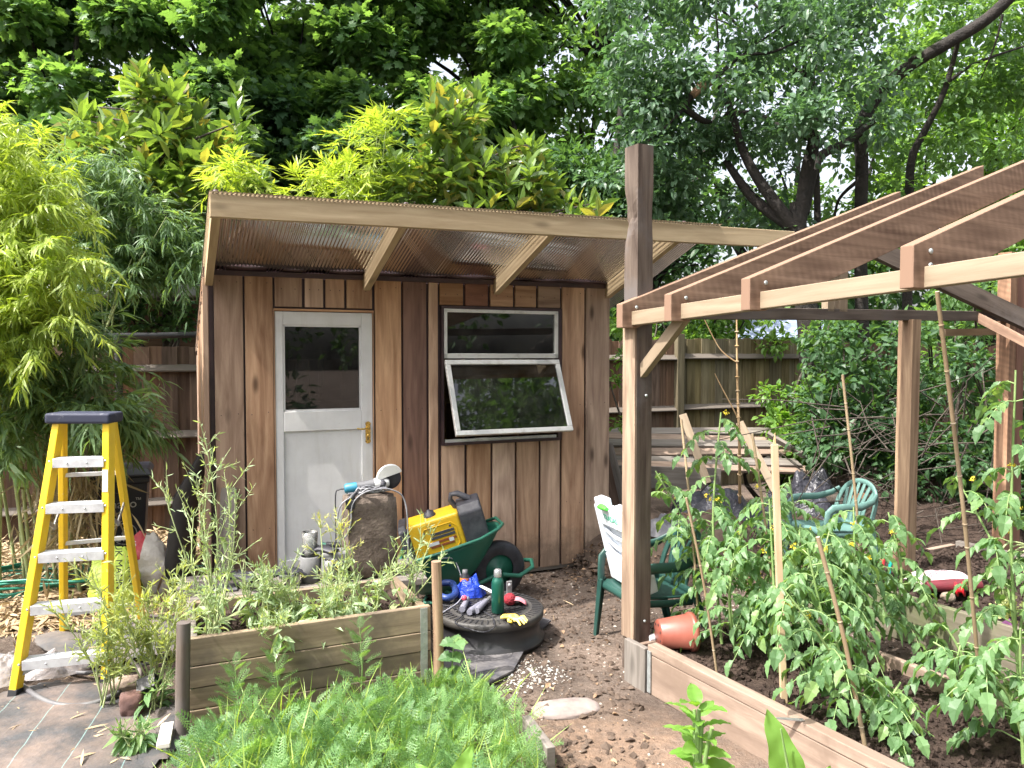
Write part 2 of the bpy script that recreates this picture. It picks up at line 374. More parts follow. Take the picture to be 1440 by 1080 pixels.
# clods, stones and litter
def t_rock():
    v = [(0, 0, -1), (1, 0, 0), (.3, .95, .1), (-.8, .6, 0), (-.8, -.6, .1), (.3, -.95, -.1), (0.1, 0, .8)]
    f = [(0, 2, 1), (0, 3, 2), (0, 4, 3), (0, 5, 4), (0, 1, 5), (6, 1, 2), (6, 2, 3), (6, 3, 4), (6, 4, 5), (6, 5, 1)]
    return (v, f)
def randfr(n): return frames(rdir(n), rdir(n))
def scatter(name, mat, n, region, size, tmpl, zoff=0.0, flat=0.6, zf=None, label=None):
    x0, x1, y0, y1, test = region; P = []
    while len(P) < n:
        k = rng.random((n*2, 2))*[x1-x0, y1-y0]+[x0, y0]
        if test is not None: k = k[test(k[:, 0], k[:, 1])]
        P += list(k)
    P = np.array(P[:n]); z = gz(P[:, 0], P[:, 1]) if zf is None else zf(P[:, 0], P[:, 1])
    s = size[0]*(size[1]/size[0])**(rng.random(n)**1.6)
    P3 = np.stack([P[:, 0], P[:, 1], z+zoff+s*.15], 1)
    o = Cloud().put(tmpl, P3, randfr(n) if flat >= 1 else frames(rdir(n)*[1, 1, .25], nrm(rng.normal(0, .35, (n, 3))+[0, 0, 1])), np.stack([s, s*(.6+.5*rng.random(n)), s*flat], 1)).build(name, mat)
    setting(o, 'stuff'); return o
M_clod = plain('clod_soil', (.115, .086, .068), .95, c2=(.06, .043, .034), ns=9, bmp=.5, bs=60, spec=.1)
M_darksoil = plain('bed_soil', (.062, .044, .036), .95, c2=(.028, .02, .017), ns=14, bmp=.9, bs=50, spec=.1, bd=.02)
M_pebble = plain('pebble', (.42, .38, .33), .8, c2=(.2, .17, .15), ns=20)
M_straw = leafmat('straw', (.28, .2, .12), (.5, .38, .24), .15, clump=.3, tcol=(1, 1, .8), rough=.7)
M_litter = leafmat('dry_leaf', (.16, .1, .06), (.36, .24, .15), .15, clump=.2, tcol=(1, .9, .7), rough=.75)
path = lambda x, y: ((x < .6-.0*(y)) & (x > -1.1)) | (y > 4.1)
scatter('soil_clods', M_clod, 9000, (-1.2, 3.2, 2.4, 6.5, path), (.004, .028), t_rock(), flat=.7)
scatter('pebbles', M_pebble, 1500, (-1.2, 3.0, 2.4, 6.5, path), (.003, .012), t_rock(), flat=.7)
scatter('fallen_leaves', M_litter, 500, (-1.2, 4.0, 2.4, 7.5, path), (.02, .06), t_oval(.6, .2, .2), .004, 1.0 if False else .9)
gr = lambda x, y: ((x-.0)**2/.09+(y-3.85)**2/.05 < rng.random(len(x))**.5*1.1)
scatter('pale_gravel', plain('gravel', (.4, .38, .35), .8, c2=(.26, .24, .22), ns=30), 700, (-.4, .4, 3.5, 4.15, gr), (.002, .011), t_rock(), .003, .7)
scatter('fallen_twigs', M_straw, 170, (-1.0, 3.0, 2.4, 6.2, path), (.04, .14), t_lance(.035, .1), .012, .8)
scatter('bark_crumbs', M_litter, 2600, (-1.2, 3.2, 2.4, 6.5, path), (.005, .02), t_oval(.5, .1, .1), .006, .8)
# straw mulch on the left and behind the ladder
mul = lambda x, y: (y > 4.35+.25*(x+3)) & (y < 6.9+.44*(x+3)) & (x < -1.45-.0*y)
setting(Cloud().put(t_lance(.13, .1), *(lambda n: (lambda q: (np.stack([q[:, 0], q[:, 1], gz(q[:, 0], q[:, 1])+rng.random(len(q))**1.5*.075*np.clip((q[:, 1]-4.2)*1.6, .15, 1)], 1), frames(rdir(len(q))*[1, 1, .22], nrm(rng.normal(0, .5, (len(q), 3))+[0, 0, 1])), .05+.13*rng.random(len(q))))((lambda k: k[mul(k[:, 0], k[:, 1])])(rng.random((n, 2))*[4.2, 3.0]+[-5.4, 4.1])))(26000)).build('straw_mulch', M_straw), 'stuff')
scatter('loose_straw', M_straw, 420, (-3.2, -1.5, 2.9, 4.4, None), (.03, .11), t_lance(.12, .1), .012, .8)

# woven weed membrane on the ground, lower left
def membrane(name, poly, z, mat, amp=.014):
    xs_ = [q[0] for q in poly]; ys_ = [q[1] for q in poly]
    n = 90; vs = []; fs = []; mp = {}
    X0, X1, Y0, Y1 = min(xs_), max(xs_), min(ys_), max(ys_)
    def inside(x, y):
        c_ = False; j = len(poly)-1
        for i in range(len(poly)):
            xi, yi = poly[i]; xj, yj = poly[j]
            if (yi > y) != (yj > y) and x < (xj-xi)*(y-yi)/(yj-yi)+xi: c_ = not c_
            j = i
        return c_
    gx = np.linspace(X0, X1, n); gy = np.linspace(Y0, Y1, n)
    mb = MB()
    def vid(i, j):
        if (i, j) not in mp:
            mp[(i, j)] = len(vs); x, y = gx[i], gy[j]
            vs.append((x, y, float(gz(x, y))*.8+z+amp*float(vnoise(np.array(x*3+5.), np.array(y*3+9.), 5, 3))+amp*.5*math.sin(x*11+y*7)))
        return mp[(i, j)]
    for i in range(n-1):
        for j in range(n-1):
            if inside((gx[i]+gx[i+1])/2+.02*math.sin(gy[j]*20), (gy[j]+gy[j+1])/2+.02*math.sin(gx[i]*17)): fs.append((vid(i, j), vid(i+1, j), vid(i+1, j+1), vid(i, j+1)))
    mb.add(vs, fs, None, True)
    return mb.build(name, mat)
m, nt, out = nodes_of('membrane'); L = nt.links
p = nn(nt, 'ShaderNodeBsdfPrincipled', Roughness=.62); L.new(p.outputs[0], out.inputs[0])
v = objvec(nt); dust = math_(nt, 'MULTIPLY_ADD', noise(nt, v, 3.2, 7, .7), 3.4, -1.4, clamp=True)
c = mixc(nt, dust, (.05, .05, .054), (.19, .14, .115))
sep = nn(nt, 'ShaderNodeSeparateXYZ'); rot = nn(nt, 'ShaderNodeVectorRotate'); rot.rotation_type = 'Z_AXIS'; rot.inputs['Angle'].default_value = R(-14); L.new(v, rot.inputs[0]); L.new(rot.outputs[0], sep.inputs[0])
ln = math_(nt, 'LESS_THAN', math_(nt, 'ABSOLUTE', math_(nt, 'SUBTRACT', math_(nt, 'FRACT', math_(nt, 'MULTIPLY', sep.outputs[0], 4.6)), .5)), .009)
c = mixc(nt, math_(nt, 'MULTIPLY', ln, .6), c, (.2, .33, .32)); L.new(c, p.inputs['Base Color'])
L.new(bump(nt, noise(nt, v, 9, 5), .5, .03), p.inputs['Normal'])
a = membrane('weed_membrane', [(-4.2, 2.0), (-1.42, 2.0), (-1.36, 3.2), (-1.45, 3.45), (-1.75, 3.62), (-2.1, 3.75), (-2.6, 3.62), (-3.3, 3.5), (-4.4, 3.4)], .016, m)
setting(a)
a = membrane('weed_membrane', [G(40, 905)[:2], G(120, 890)[:2], G(190, 868)[:2], G(280, 862)[:2], G(300, 905)[:2], G(235, 930)[:2], G(90, 945)[:2]], .022, plain('membrane_grey', (.085, .085, .09), .6, c2=(.15, .125, .11), ns=5, bmp=.4, bs=8, bd=.02), .03)
setting(a)
# ---------- wood materials
W_cedar = wood('cedar_board', (.5, .335, .23), (.25, .145, .095), .8, .72, 1.2, .33)
W_cedar_dark = wood('cedar_dark', (.27, .145, .105), (.14, .07, .052), 1.0, .7, .9, .2)
W_pine = wood('treated_pine', (.53, .4, .235), (.36, .255, .135), .9, .65, .8, .1)
W_pinelight = wood('new_pine', (.32, .245, .165), (.22, .16, .1), .9, .65, .7, .1)
W_sawn = wood('sawn_timber', (.42, .26, .17), (.17, .095, .06), .9, .75, .9, .15, saw=.4)
W_old = wood('weathered_timber', (.15, .12, .1), (.055, .04, .033), 1.2, .85, 1.0, .1, stain=(.12, .105, .1))
W_oldtan = wood('weathered_tan', (.38, .27, .18), (.16, .1, .068), 1.2, .85, .8, .1)
W_bed = wood('bed_board', (.36, .27, .17), (.17, .12, .075), .9, .8, 1.0, .15, stain=(.14, .11, .085))
W_pink = wood('pink_board', (.34, .245, .185), (.17, .115, .085), .8, .8, .9, .1, stain=(.18, .13, .1))
W_fence = wood('fence_board', (.175, .11, .078), (.075, .045, .032), 1.1, .85, .7, .35)
W_fencegreen = wood('fence_green', (.2, .165, .1), (.09, .072, .04), 1.1, .85, .5, .3)
W_grey = wood('grey_plank', (.25, .22, .195), (.11, .093, .08), 1.2, .85, .6, .2)
W_cane = wood('cane', (.62, .46, .28), (.4, .27, .15), .4, .6, .0, .15)
M_memb = plain('building_membrane', (.055, .028, .03), .5, c2=(.03, .016, .02), ns=8)
M_blackpl = plain('black_plastic', (.022, .022, .026), .38, c2=(.035, .034, .036), ns=9)
M_door = plain('door_paint', (.66, .655, .66), .45, c2=(.56, .55, .56), ns=3, bmp=.08, bs=30)
nt = M_door.node_tree; p = [x for x in nt.nodes if x.type == 'BSDF_PRINCIPLED'][0]; bc0 = p.inputs['Base Color'].links[0].from_socket; ov_ = objvec(nt)
st = nn(nt, 'ShaderNodeVectorMath', operation='MULTIPLY'); nt.links.new(ov_, st.inputs[0]); st.inputs[1].default_value = (9, 9, 1.2)
g_ = math_(nt, 'MULTIPLY_ADD', noise(nt, st.outputs[0], 1.5, 6, .7), 3.0, -1.6, clamp=True); sp_ = math_(nt, 'MULTIPLY_ADD', noise(nt, ov_, 34, 3, .6), 14, -10.2, clamp=True)
nt.links.new(mixc(nt, math_(nt, 'MULTIPLY', sp_, .8), mixc(nt, math_(nt, 'MULTIPLY', g_, .55), bc0, (.42, .39, .34)), (.16, .15, .15)), p.inputs['Base Color'])
M_alu = plain('aluminium', (.66, .66, .65), .42, .35, c2=(.42, .4, .38), ns=12, lo=.5, hi=.8)
M_brass = plain('brass', (.75, .52, .16), .25, 1.0, c2=(.55, .36, .1), ns=30)
M_steel = plain('steel', (.55, .56, .58), .35, .8, c2=(.35, .35, .36), ns=20)
M_galv = plain('galvanised', (.45, .48, .48), .45, .6, c2=(.3, .32, .33), ns=25)
M_dirtglass = glass('window_glass', (.22, .23, .24), 2.2, .02, .10, (.3, .29, .27))
M_doorglass = glass('door_glass', (.25, .26, .27), 2.0, .02, .09, (.25, .25, .24))

# ================= SHED =================
shed = thing('shed', 'timber garden shed with vertical brown boards, a white door and a clear corrugated roof', 'shed', tuple(S(1.44, -.8, 0)))
ztop = lambda s: 2.13+.004*s
wall = MB(); dark = MB()
def vboard(mb, px0, px1, z0, z1, d=0.0, t=.022, s=False):
    a, b = (px0, px1) if s else (s_at(px0), s_at(px1))
    mb.box(S((a+b)/2, d-t/2, (z0+z1)/2), (b-a, t, z1-z0), np.stack([SX, SN, ZZ], 1))
sd0, sd1 = s_at(386), s_at(526); sw0, sw1 = s_at(622), s_at(786)
zb = .03; zd = 1.915; zw0, zw1 = 1.005, 1.955
full = [(302, 342.5), (345.5, 384.5), (528, 564.5), (567.5, 600), (603.5, 616), (791, 822), (824.5, 857)]
for i, (a, b) in enumerate(full): vboard(dark if i == 3 else wall, a, b, zb, ztop(s_at(a)), -.004 if i in (3, 5) else 0)
for i, (a, b) in enumerate([(387.5, 425.5), (430, 455.5), (459, 485), (488.5, 524)]): vboard(wall, a, b, zd+.02, ztop(1), -.003*(i % 2))
for i, (a, b) in enumerate([(619, 651.5), (655, 686.5), (690, 721.5), (725, 754), (757, 787.5)]): vboard(dark if i == 1 else wall, a, b, zw1+.02, ztop(2), -.003*(i % 2))
for i, (a, b) in enumerate([(621, 653), (657, 690), (693, 724), (727, 758), (761, 787.5)]): vboard(wall, a, b, zb, zw0-.02, -.003*(i % 2))
wall.build('wall_boards', W_cedar, shed, .0025); dark.build('wall_boards_dark', W_cedar_dark, shed, .0025).name = 'wall_boards'
q = MB(); bd_ = [(302, 342.5), (345.5, 384.5), (528, 564.5), (567.5, 600), (791, 822), (824.5, 857)]
for a_, b_ in bd_:
    for z in (2.08, 1.25, .5, .1):
        for f in (.2, .8): q.lathe([(.0035, .0), (.003, .0012), (0, .0015)], S(s_at(a_)*(1-f)+s_at(b_)*f, .0, z+rng.normal(0, .006)), 6, np.stack([SX, ZZ, SN], 1))
for a_, b_ in [(387.5, 425.5), (430, 455.5), (459, 485), (488.5, 524), (619, 651.5), (655, 686.5), (690, 721.5), (725, 754), (757, 787.5)]:
    for f in (.25, .75): q.lathe([(.0035, .0), (.003, .0012), (0, .0015)], S(s_at(a_)*(1-f)+s_at(b_)*f, .0, 2.05), 6, np.stack([SX, ZZ, SN], 1))
nl_ = q.build('nail_heads', M_memb, shed); nl_['kind'] = 'stuff'
nt = W_cedar.node_tree; p = [x for x in nt.nodes if x.type == 'BSDF_PRINCIPLED'][0]; bc0 = p.inputs['Base Color'].links[0].from_socket
sp_ = nt.nodes.new('ShaderNodeSeparateXYZ'); ov_ = objvec(nt); nt.links.new(ov_, sp_.inputs[0])
mud = math_(nt, 'SUBTRACT', math_(nt, 'MULTIPLY', noise(nt, ov_, 9, 6, .7), .62), sp_.outputs[2]); mud = math_(nt, 'MULTIPLY', mud, 5.0, clamp=True)
nt.links.new(mixc(nt, math_(nt, 'MULTIPLY', mud, .6), bc0, (.12, .09, .07)), p.inputs['Base Color'])
# backing membrane around the openings
mb = MB()
def panel(s0, s1, z0, z1): mb.box(S((s0+s1)/2, -.034, (z0+z1)/2), (s1-s0, .016, z1-z0), np.stack([SX, SN, ZZ], 1))
panel(0.0, sd0, 0, 2.12); panel(sd1, sw0, 0, 2.12); panel(sw1, 2.885, 0, 2.12); panel(sd0, sd1, zd+.004, 2.12); panel(sw0, sw1, zw1+.004, 2.12); panel(sw0, sw1, 0, zw0-.004)
mb.beam(S(-.02, .004, 2.135), S(2.9, .004, 2.15), .03, .03)
mb.build('membrane', M_memb, shed)
# side walls, back, floor, overhead light stop
mb = MB()
M3 = np.stack([-SN, SX, ZZ], 1)
for k in range(9):
    d0 = -.045-k*.185
    mb.box(S(-.012, d0-.09, (2.1+.31*d0-.03)/2+.02), (.18, .024, 2.08+.31*d0), np.stack([-SN, SX, ZZ], 1))
    mb.box(S(2.897, d0-.09, (2.1+.31*d0-.03)/2+.02), (.18, .024, 2.08+.31*d0), np.stack([-SN, SX, ZZ], 1))
for k in range(15): mb.box(S(.1+k*.193, -1.73, .8), (1.58, .188, .022), np.stack([ZZ, SX, SN], 1))
mb.build('side_walls', W_cedar, shed, .002)
MB().box(S(-.022, .002, 1.06), (2.08, .03, .045), np.stack([ZZ, SX, SN], 1)).build('corner_board', W_cedar, shed, .002)
MB().box(S(1.44, -.86, 0.02), (2.84, 1.7, .03), np.stack([SX, -SN, ZZ], 1)).build('floor', W_grey, shed)
q = MB(); a = S(0, -.05, 2.105); b = S(0, -1.7, 1.585); q.beam(S(1.44, -.05, 2.105), S(1.44, -1.7, 1.595), 2.85, .015, ZZ); q.build('light_stop_board', M_memb, shed)  # opaque board added to keep daylight out of the interior
# things faintly seen inside: studs
q = MB()
for s_ in (.3, .9, 1.5, 2.1, 2.7): q.box(S(s_, -1.68, .8), (1.55, .045, .07), np.stack([ZZ, SX, SN], 1))
q.beam(S(.1, -1.64, 1.2), S(2.8, -1.64, 1.2), .05, .05)
q.build('stud_frame', W_pine, shed)
# fascia and rafters
MB().box(S(1.905, .91, 2.412), (3.87, .045, .118), np.stack([nrm(SX+ZZ*.0155), SN, ZZ], 1), 0).build('fascia', W_pine, shed, .003)
for s_ in (.0, .985, 1.93, 2.86):
    q = MB(); q.beam(S(s_, .002, 2.098+.004*s_), S(s_, .886, 2.375+.0155*s_), .045, .1); q.build('rafter', W_pine, shed, .002)
# corrugated sheet
zsheet = lambda s, d: 2.159+.305*d+.0155*s*max(0, (d+.1))
mb = MB(); ns = 1150
s0_, s1_ = -.04, 3.18
def sheetpt(u, v):
    s = s0_+(s1_-s0_)*u; d = .955-(2.72)*v
    return S(s, d, zsheet(s, d)+.0018*math.cos(2*math.pi*s/.0225))
mb.grid(sheetpt, ns, 3)
m, nt, out = nodes_of('corrugated_clear'); L = nt.links
tr = nt.nodes.new('ShaderNodeBsdfTransparent'); tr.inputs[0].default_value = (.8, .8, .8, 1)
df = nn(nt, 'ShaderNodeBsdfDiffuse'); tl = nn(nt, 'ShaderNodeBsdfTranslucent'); gl = nn(nt, 'ShaderNodeBsdfGlossy', Roughness=.05)
dc = ramp(nt, noise(nt, objvec(nt), 7, 6, .7), [(.35, (.2, .19, .185)), (.7, (.4, .39, .385))]); L.new(dc, df.inputs[0]); L.new(dc, tl.inputs[0])
a1 = nn(nt, 'ShaderNodeMixShader'); a1.inputs[0].default_value = .45; L.new(df.outputs[0], a1.inputs[1]); L.new(tl.outputs[0], a1.inputs[2])
a2 = nn(nt, 'ShaderNodeMixShader'); a2.inputs[0].default_value = .33; L.new(tr.outputs[0], a2.inputs[1]); L.new(a1.outputs[0], a2.inputs[2])
fr = nn(nt, 'ShaderNodeFresnel', IOR=1.5); a3 = nn(nt, 'ShaderNodeMixShader'); L.new(math_(nt, 'MULTIPLY', fr.outputs[0], 1.5, clamp=True), a3.inputs[0]); L.new(a2.outputs[0], a3.inputs[1]); L.new(gl.outputs[0], a3.inputs[2]); L.new(a3.outputs[0], out.inputs[0])
rs = mb.build('roof_sheet', m, shed)
for s_ in (.0, 1.0, 1.98, 2.9):
    q = MB(); q.lathe([(.0, .024), (.012, .022), (.019, .008), (.02, 0)], S(s_, .91, zsheet(s_, .91)+.006), 12); q.build('roof_screw', M_memb, shed)
# dark flashing where the sheet meets the wall
q = MB(); q.grid(lambda u, v: S(0+2.9*u, .05-.1*v+.012*math.sin(u*23), 2.172+.305*(.05-.1*v)-.013+.004*math.sin(u*61)), 120, 3); q.build('flashing', M_memb, shed, solid=.003)
# door
DZ = 1.905; dfr = MB()
def rect(mb, s0, s1, z0, z1, d, t, M=np.stack([SX, SN, ZZ], 1)): mb.box(S((s0+s1)/2, d-t/2, (z0+z1)/2), (s1-s0, t, z1-z0), M)
g0, g1 = s_at(398.5), s_at(508.5); zg0, zg1 = 1.255, 1.82
a, b = sd0+.006, sd1-.01
door = MB(); rect(door, a, g0, .04, DZ, -.006, .04); rect(door, g1, b, .04, DZ, -.006, .04)
rect(door, g0, g1, zg1, DZ, -.006, .04); rect(door, g0, g1, zg0-.13, zg0, -.006, .04); rect(door, g0, g1, .04, .28, -.006, .04)
rect(door, g0-.002, g1+.002, .27, zg0-.12, -.022, .012)
do = door.build('door', M_door, shed, .003)
q = MB()
for z0, z1, s0, s1 in ((zg0, zg0+.012, g0, g1), (zg1-.012, zg1, g0, g1), (zg0, zg1, g0, g0+.012), (zg0, zg1, g1-.012, g1)): rect(q, s0, s1, z0, z1, -.012, .012)
q.build('bead', M_door, do)
q = MB(); rect(q, g0, g1, zg0, zg1, -.028, .004); q.build('pane', M_doorglass, do)
q = MB()
hs = s_at(517); hz = 1.10
for k in range(1):
    prof = [(0.0, -.075), (.012, -.072), (.019, -.06), (.014, -.045), (.017, -.03), (.017, .03), (.014, .045), (.019, .06), (.012, .072), (0, .075)]
    poly = [(x, z) for x, z in prof]+[(-x, z) for x, z in prof[-2:0:-1]]
    q.prism(poly, S(hs, -.003, hz), SX, ZZ, SN, .005)
q.tube([S(hs, .0, hz+.03), S(hs, .045, hz+.032), S(hs-.012, .05, hz+.032), S(hs-.055, .048, hz+.028), S(hs-.085, .045, hz+.034)], [.008, .007, .0065, .006, .005], 10)
q.lathe([(.0, .008), (.006, .007), (.008, 0)], S(hs, 0, hz-.02), 10, np.stack([SX, ZZ, SN], 1))
q.build('handle', M_brass, do)
q = MB(); q.prism([(-.003, -.012), (.003, -.012), (.0025, 0), (.0045, .006), (0, .011), (-.0045, .006), (-.0025, 0)], S(hs, .0005, hz-.042), SX, ZZ, SN, .003); q.build('keyhole', M_blackpl, do)
q = MB(); rect(q, sd0-.004, sd0+.004, 0, DZ+.012, -.001, .02); rect(q, sd1-.008, sd1-.002, 0, DZ+.012, .002, .03); rect(q, sd0, sd1, DZ+.004, DZ+.018, .003, .03); q.build('door_frame', W_cedar, shed)
# window
win = MB(); zm = 1.60
for s0, s1, z0, z1 in ((sw0+.012, sw1-.012, zw1-.03, zw1-.006), (sw0+.012, sw1-.012, zm, zm+.035), (sw0+.012, sw0+.035, zm, zw1-.01), (sw1-.04, sw1-.012, zm, zw1-.01)): rect(win, s0, s1, z0, z1, .012, .04)
wo = win.build('window_frame', M_alu, shed, .003)
q = MB(); rect(q, sw0+.03, sw1-.03, zm+.03, zw1-.02, -.008, .004); q.build('pane', M_dirtglass, wo)
q = MB(); rect(q, sw0-.006, sw0+.011, zw0-.02, zw1+.015, .008, .06); rect(q, sw1-.011, sw1+.02, zw0-.02, zw1+.015, .008, .06); rect(q, sw0+.011, sw1-.011, zw1-.005, zw1+.015, .008, .06); rect(q, sw0+.011, sw1-.011, zw0-.02, zw0+.0, .022, .08)
q.build('window_surround', M_memb, shed)
q = MB(); rect(q, sw0+.02, sw1-.02, zw0, zw0+.02, .0, .03); q.build('sill', M_alu, wo)
# tilted casement
ct = math.atan2(.225, .5); CN = SN*math.cos(ct)+ZZ*math.sin(ct); CZ = ZZ*math.cos(ct)-SN*math.sin(ct)
C0 = S(sw0+.012, .016, 1.585); cw = sw1-sw0-.026; ch = .56
CM = np.stack([SX, CN, CZ], 1)
def cbox(mb, x0, x1, y0, y1, t=.03, n=0): mb.box(C0+SX*(x0+x1)/2-CZ*(y0+y1)/2+CN*n, (x1-x0, t, abs(y1-y0)), CM)
q = MB(); cbox(q, 0, cw, 0, .035); cbox(q, 0, cw, ch-.035, ch); cbox(q, 0, .035, .035, ch-.035); cbox(q, cw-.035, cw, .035, ch-.035)
cs_ = q.build('casement', M_alu, shed, .004)
q = MB(); cbox(q, .034, cw-.034, .034, ch-.034, .004); q.build('pane', M_dirtglass, cs_)

# ================= PERGOLA =================
perg = thing('pergola', 'unfinished timber pergola with sloping sawn rafters above the tomato beds', 'pergola', tuple(B(0, 1.5, 0)))
def post_grid(mb, c, a, b, z0, z1, n=60, chew=True, lean=(0, 0)):
    # rectangular post with worn faces; a along UU, b along VV
    seg = 4; ring = []
    for k in range(seg): ring.append((-1+2*k/seg, -1))
    for k in range(seg): ring.append((1, -1+2*k/seg))
    for k in range(seg): ring.append((1-2*k/seg, 1))
    for k in range(seg): ring.append((-1, 1-2*k/seg))
    m_ = len(ring); vs = []; fs = []; uvs = []
    for i in range(n+1):
        z = z0+(z1-z0)*i/n
        for (x, y) in ring:
            dd = .003*(float(vnoise(np.array(z*6+x*2+20), np.array(y*2+9.), 11, 3))-.5)
            if chew:
                e = math.exp(-((z-2.32)/.09)**2)*float(vnoise(np.array(z*16+30.), np.array(x*3+y*3+10), 12, 3))
                dd -= .036*e*(1 if (y < 0 and x < .6) else .1)
            vs.append(c+UU*(x*(a/2+dd)+lean[0]*(z-z0))+VV*(y*(b/2+dd)+lean[1]*(z-z0))+ZZ*z)
    for i in range(n):
        for j in range(m_):
            f = (i*m_+j, i*m_+(j+1) % m_, (i+1)*m_+(j+1) % m_, (i+1)*m_+j); fs.append(f)
            z = z0+(z1-z0)*i/n; z2 = z0+(z1-z0)*(i+1)/n; w0 = j*a/seg; w1 = (j+1)*a/seg
            uvs.append([(z, w0), (z, w1), (z2, w1), (z2, w0)])
    fs += [tuple(range(m_-1, -1, -1)), tuple(n*m_+k for k in range(m_))]; uvs += [[(0, 0)]*m_, [(x*.05, y*.05) for x, y in ring]]
    mb.add(vs, fs, uvs)
pc = B(-.055, .105, 0)
q = MB(); post_grid(q, pc, .105, .095, .02, 2.66, 90); q.build('post', W_old, perg)
q = MB(); q.box(pc-VV*.052-ZZ*0+ZZ*1.0, (1.62, .1, .012), np.stack([ZZ, UU, VV], 1)); q.build('sunlit_post_face', W_oldtan, perg, .002)  # thin tan skin: the post's sunlit side put into the colour
# eaves beam, tie beam
zt = lambda u: 1.80+.046*u
q = MB(); q.beam(B(-.09, .025, zt(-.09)), B(2.75, .025, zt(2.75)), .045, .068); q.build('eaves_beam', W_pinelight, perg, .003)
q = MB(); q.beam(B(-.05, .18, 1.838), B(-.05, 3.75, 1.905), .045, .066); q.build('tie_beam', W_old, perg, .003)
for i, (u, v1, h) in enumerate(((0, 2.08, .115), (.352, 2.34, .12), (.812, 3.0, .125), (1.49, 3.0, .135), (2.35, 3.0, .135))):
    z0 = 1.87+.066*u-h/2; v0 = -.055; sl = .352
    p0 = B(u, v0, z0); p1 = B(u, v1, z0+sl*(v1-v0))
    D = nrm(p1-p0); q = MB()
    # plumb-cut nose: parallelogram prism in the (V,Z) plane
    hh = h/2; L_ = v1-v0
    q.prism([(0, -hh), (.09, -hh), (L_, sl*L_-hh+.01), (L_, sl*L_+hh+.01), (0, hh)], p0, VV, ZZ, UU, .047)
    # uv along rafter
    q.build('rafter', W_sawn if i != 3 else W_sawn, perg, .003)
q = MB(); q.beam(B(.86, 1.2, 2.14), B(.86, 2.95, 2.14+.352*1.75), .045, .11); q.build('rafter', W_pinelight, perg, .003)
M_ink = plain('ink', (.12, .1, .09), .8)
q = MB()
for u_ in (0, .352, .812, 1.49):
    for dz in (-.02, .025): q.lathe([(.009, 0), (.009, .004), (.005, .006), (0, .006)], B(u_+.0245, .03, 1.83+.066*u_+dz), 8, np.stack([VV, ZZ, UU], 1))
for z_ in (.28, 1.42, 1.53): q.lathe([(.008, 0), (.008, .004), (0, .006)], pc+UU*.0535+ZZ*z_+VV*.01, 8, np.stack([VV, ZZ, UU], 1))
bo_ = q.build('coach_screws', M_galv, perg); bo_['kind'] = 'stuff'
rw = B(.885, 1.62, 2.14+.352*.42+.0); text_mb('7/886', .05, rw+UU*.003, nrm(VV+ZZ*.352), nrm(ZZ-VV*.352), M_ink, 'stamp', perg, .0005)
# strut on tie beam, far posts, braces
q = MB(); q.box(B(-.05, 1.52, 2.09), (.42, .045, .06), np.stack([ZZ, UU, VV], 1)); q.build('strut', W_pinelight, perg, .002)
q = MB(); q.box(B(-.05, 1.63, 2.09), (.42, .045, .075), np.stack([ZZ, UU, VV], 1)); q.build('strut', W_pinelight, perg, .002)
q = MB(); post_grid(q, B(-.05, 2.29, 0), .1, .085, 0, 1.85, 20, False, (0, .008)); q.build('post', W_oldtan, perg)
q = MB(); post_grid(q, B(-.05, 3.42, 0), .09, .085, 0, 2.35, 20, False); q.build('post', W_sawn, perg)
q = MB(); post_grid(q, B(-.09, 3.6, 0), .09, .1, 0, 2.35, 20, False); q.build('post', W_cedar_dark, perg)
q = MB(); q.beam(B(-.05, 3.04, 1.89), B(.6, 3.22, 1.47), .04, .06); q.build('brace', W_sawn, perg, .002)
q = MB(); q.beam(B(-.03, .1, 1.525), B(.32, .075, 1.80), .04, .055, UU-ZZ*.3); q.build('brace', W_pinelight, perg, .002)
q = MB(); q.beam(W(1215, 343, 5.2), W(1465, 462, 5.35), .06, .12); q.build('rafter', W_old, perg, .003)
q = MB(); q.beam(B(-.2, 2.9, 1.78), B(-.2, 3.7, 1.8), .045, .05); q.build('rail', W_pinelight, perg)

# ================= NEAR RIGHT BED =================
bed = thing('raised_bed', 'pinkish timber raised bed at front right planted with tomatoes', 'raised bed', tuple(B(1, .45, 0)))
q = MB(); q.box(B(1.53, .0225, .095), (2.74, .038, .19), np.stack([UU, VV, ZZ], 1)); q.build('side_board', W_pink, bed, .004)
q = MB(); q.box(B(1.53, .03, .215), (2.74, .056, .045), np.stack([UU, VV, ZZ], 1)); q.build('top_rail', W_pink, bed, .004)
q = MB(); q.box(B(.08, .0, .105), (.16, .03, .225), np.stack([UU, VV, ZZ], 1)); q.build('corner_block', W_grey, bed, .004)
q = MB(); q.box(B(.178, -.002, .11), (.025, .006, .2), np.stack([UU, VV, ZZ], 1)); q.build('bracket', M_galv, bed)
q = MB(); q.box(B(.0, .5, .09), (.86, .038, .17), np.stack([VV, UU, ZZ], 1)); q.build('end_board', W_pink, bed, .004)
q = MB(); q.box(B(1.4, .97, .10), (2.9, .04, .2), np.stack([UU, VV, ZZ], 1)); q.build('far_board', W_pink, bed, .004).name = 'side_board'
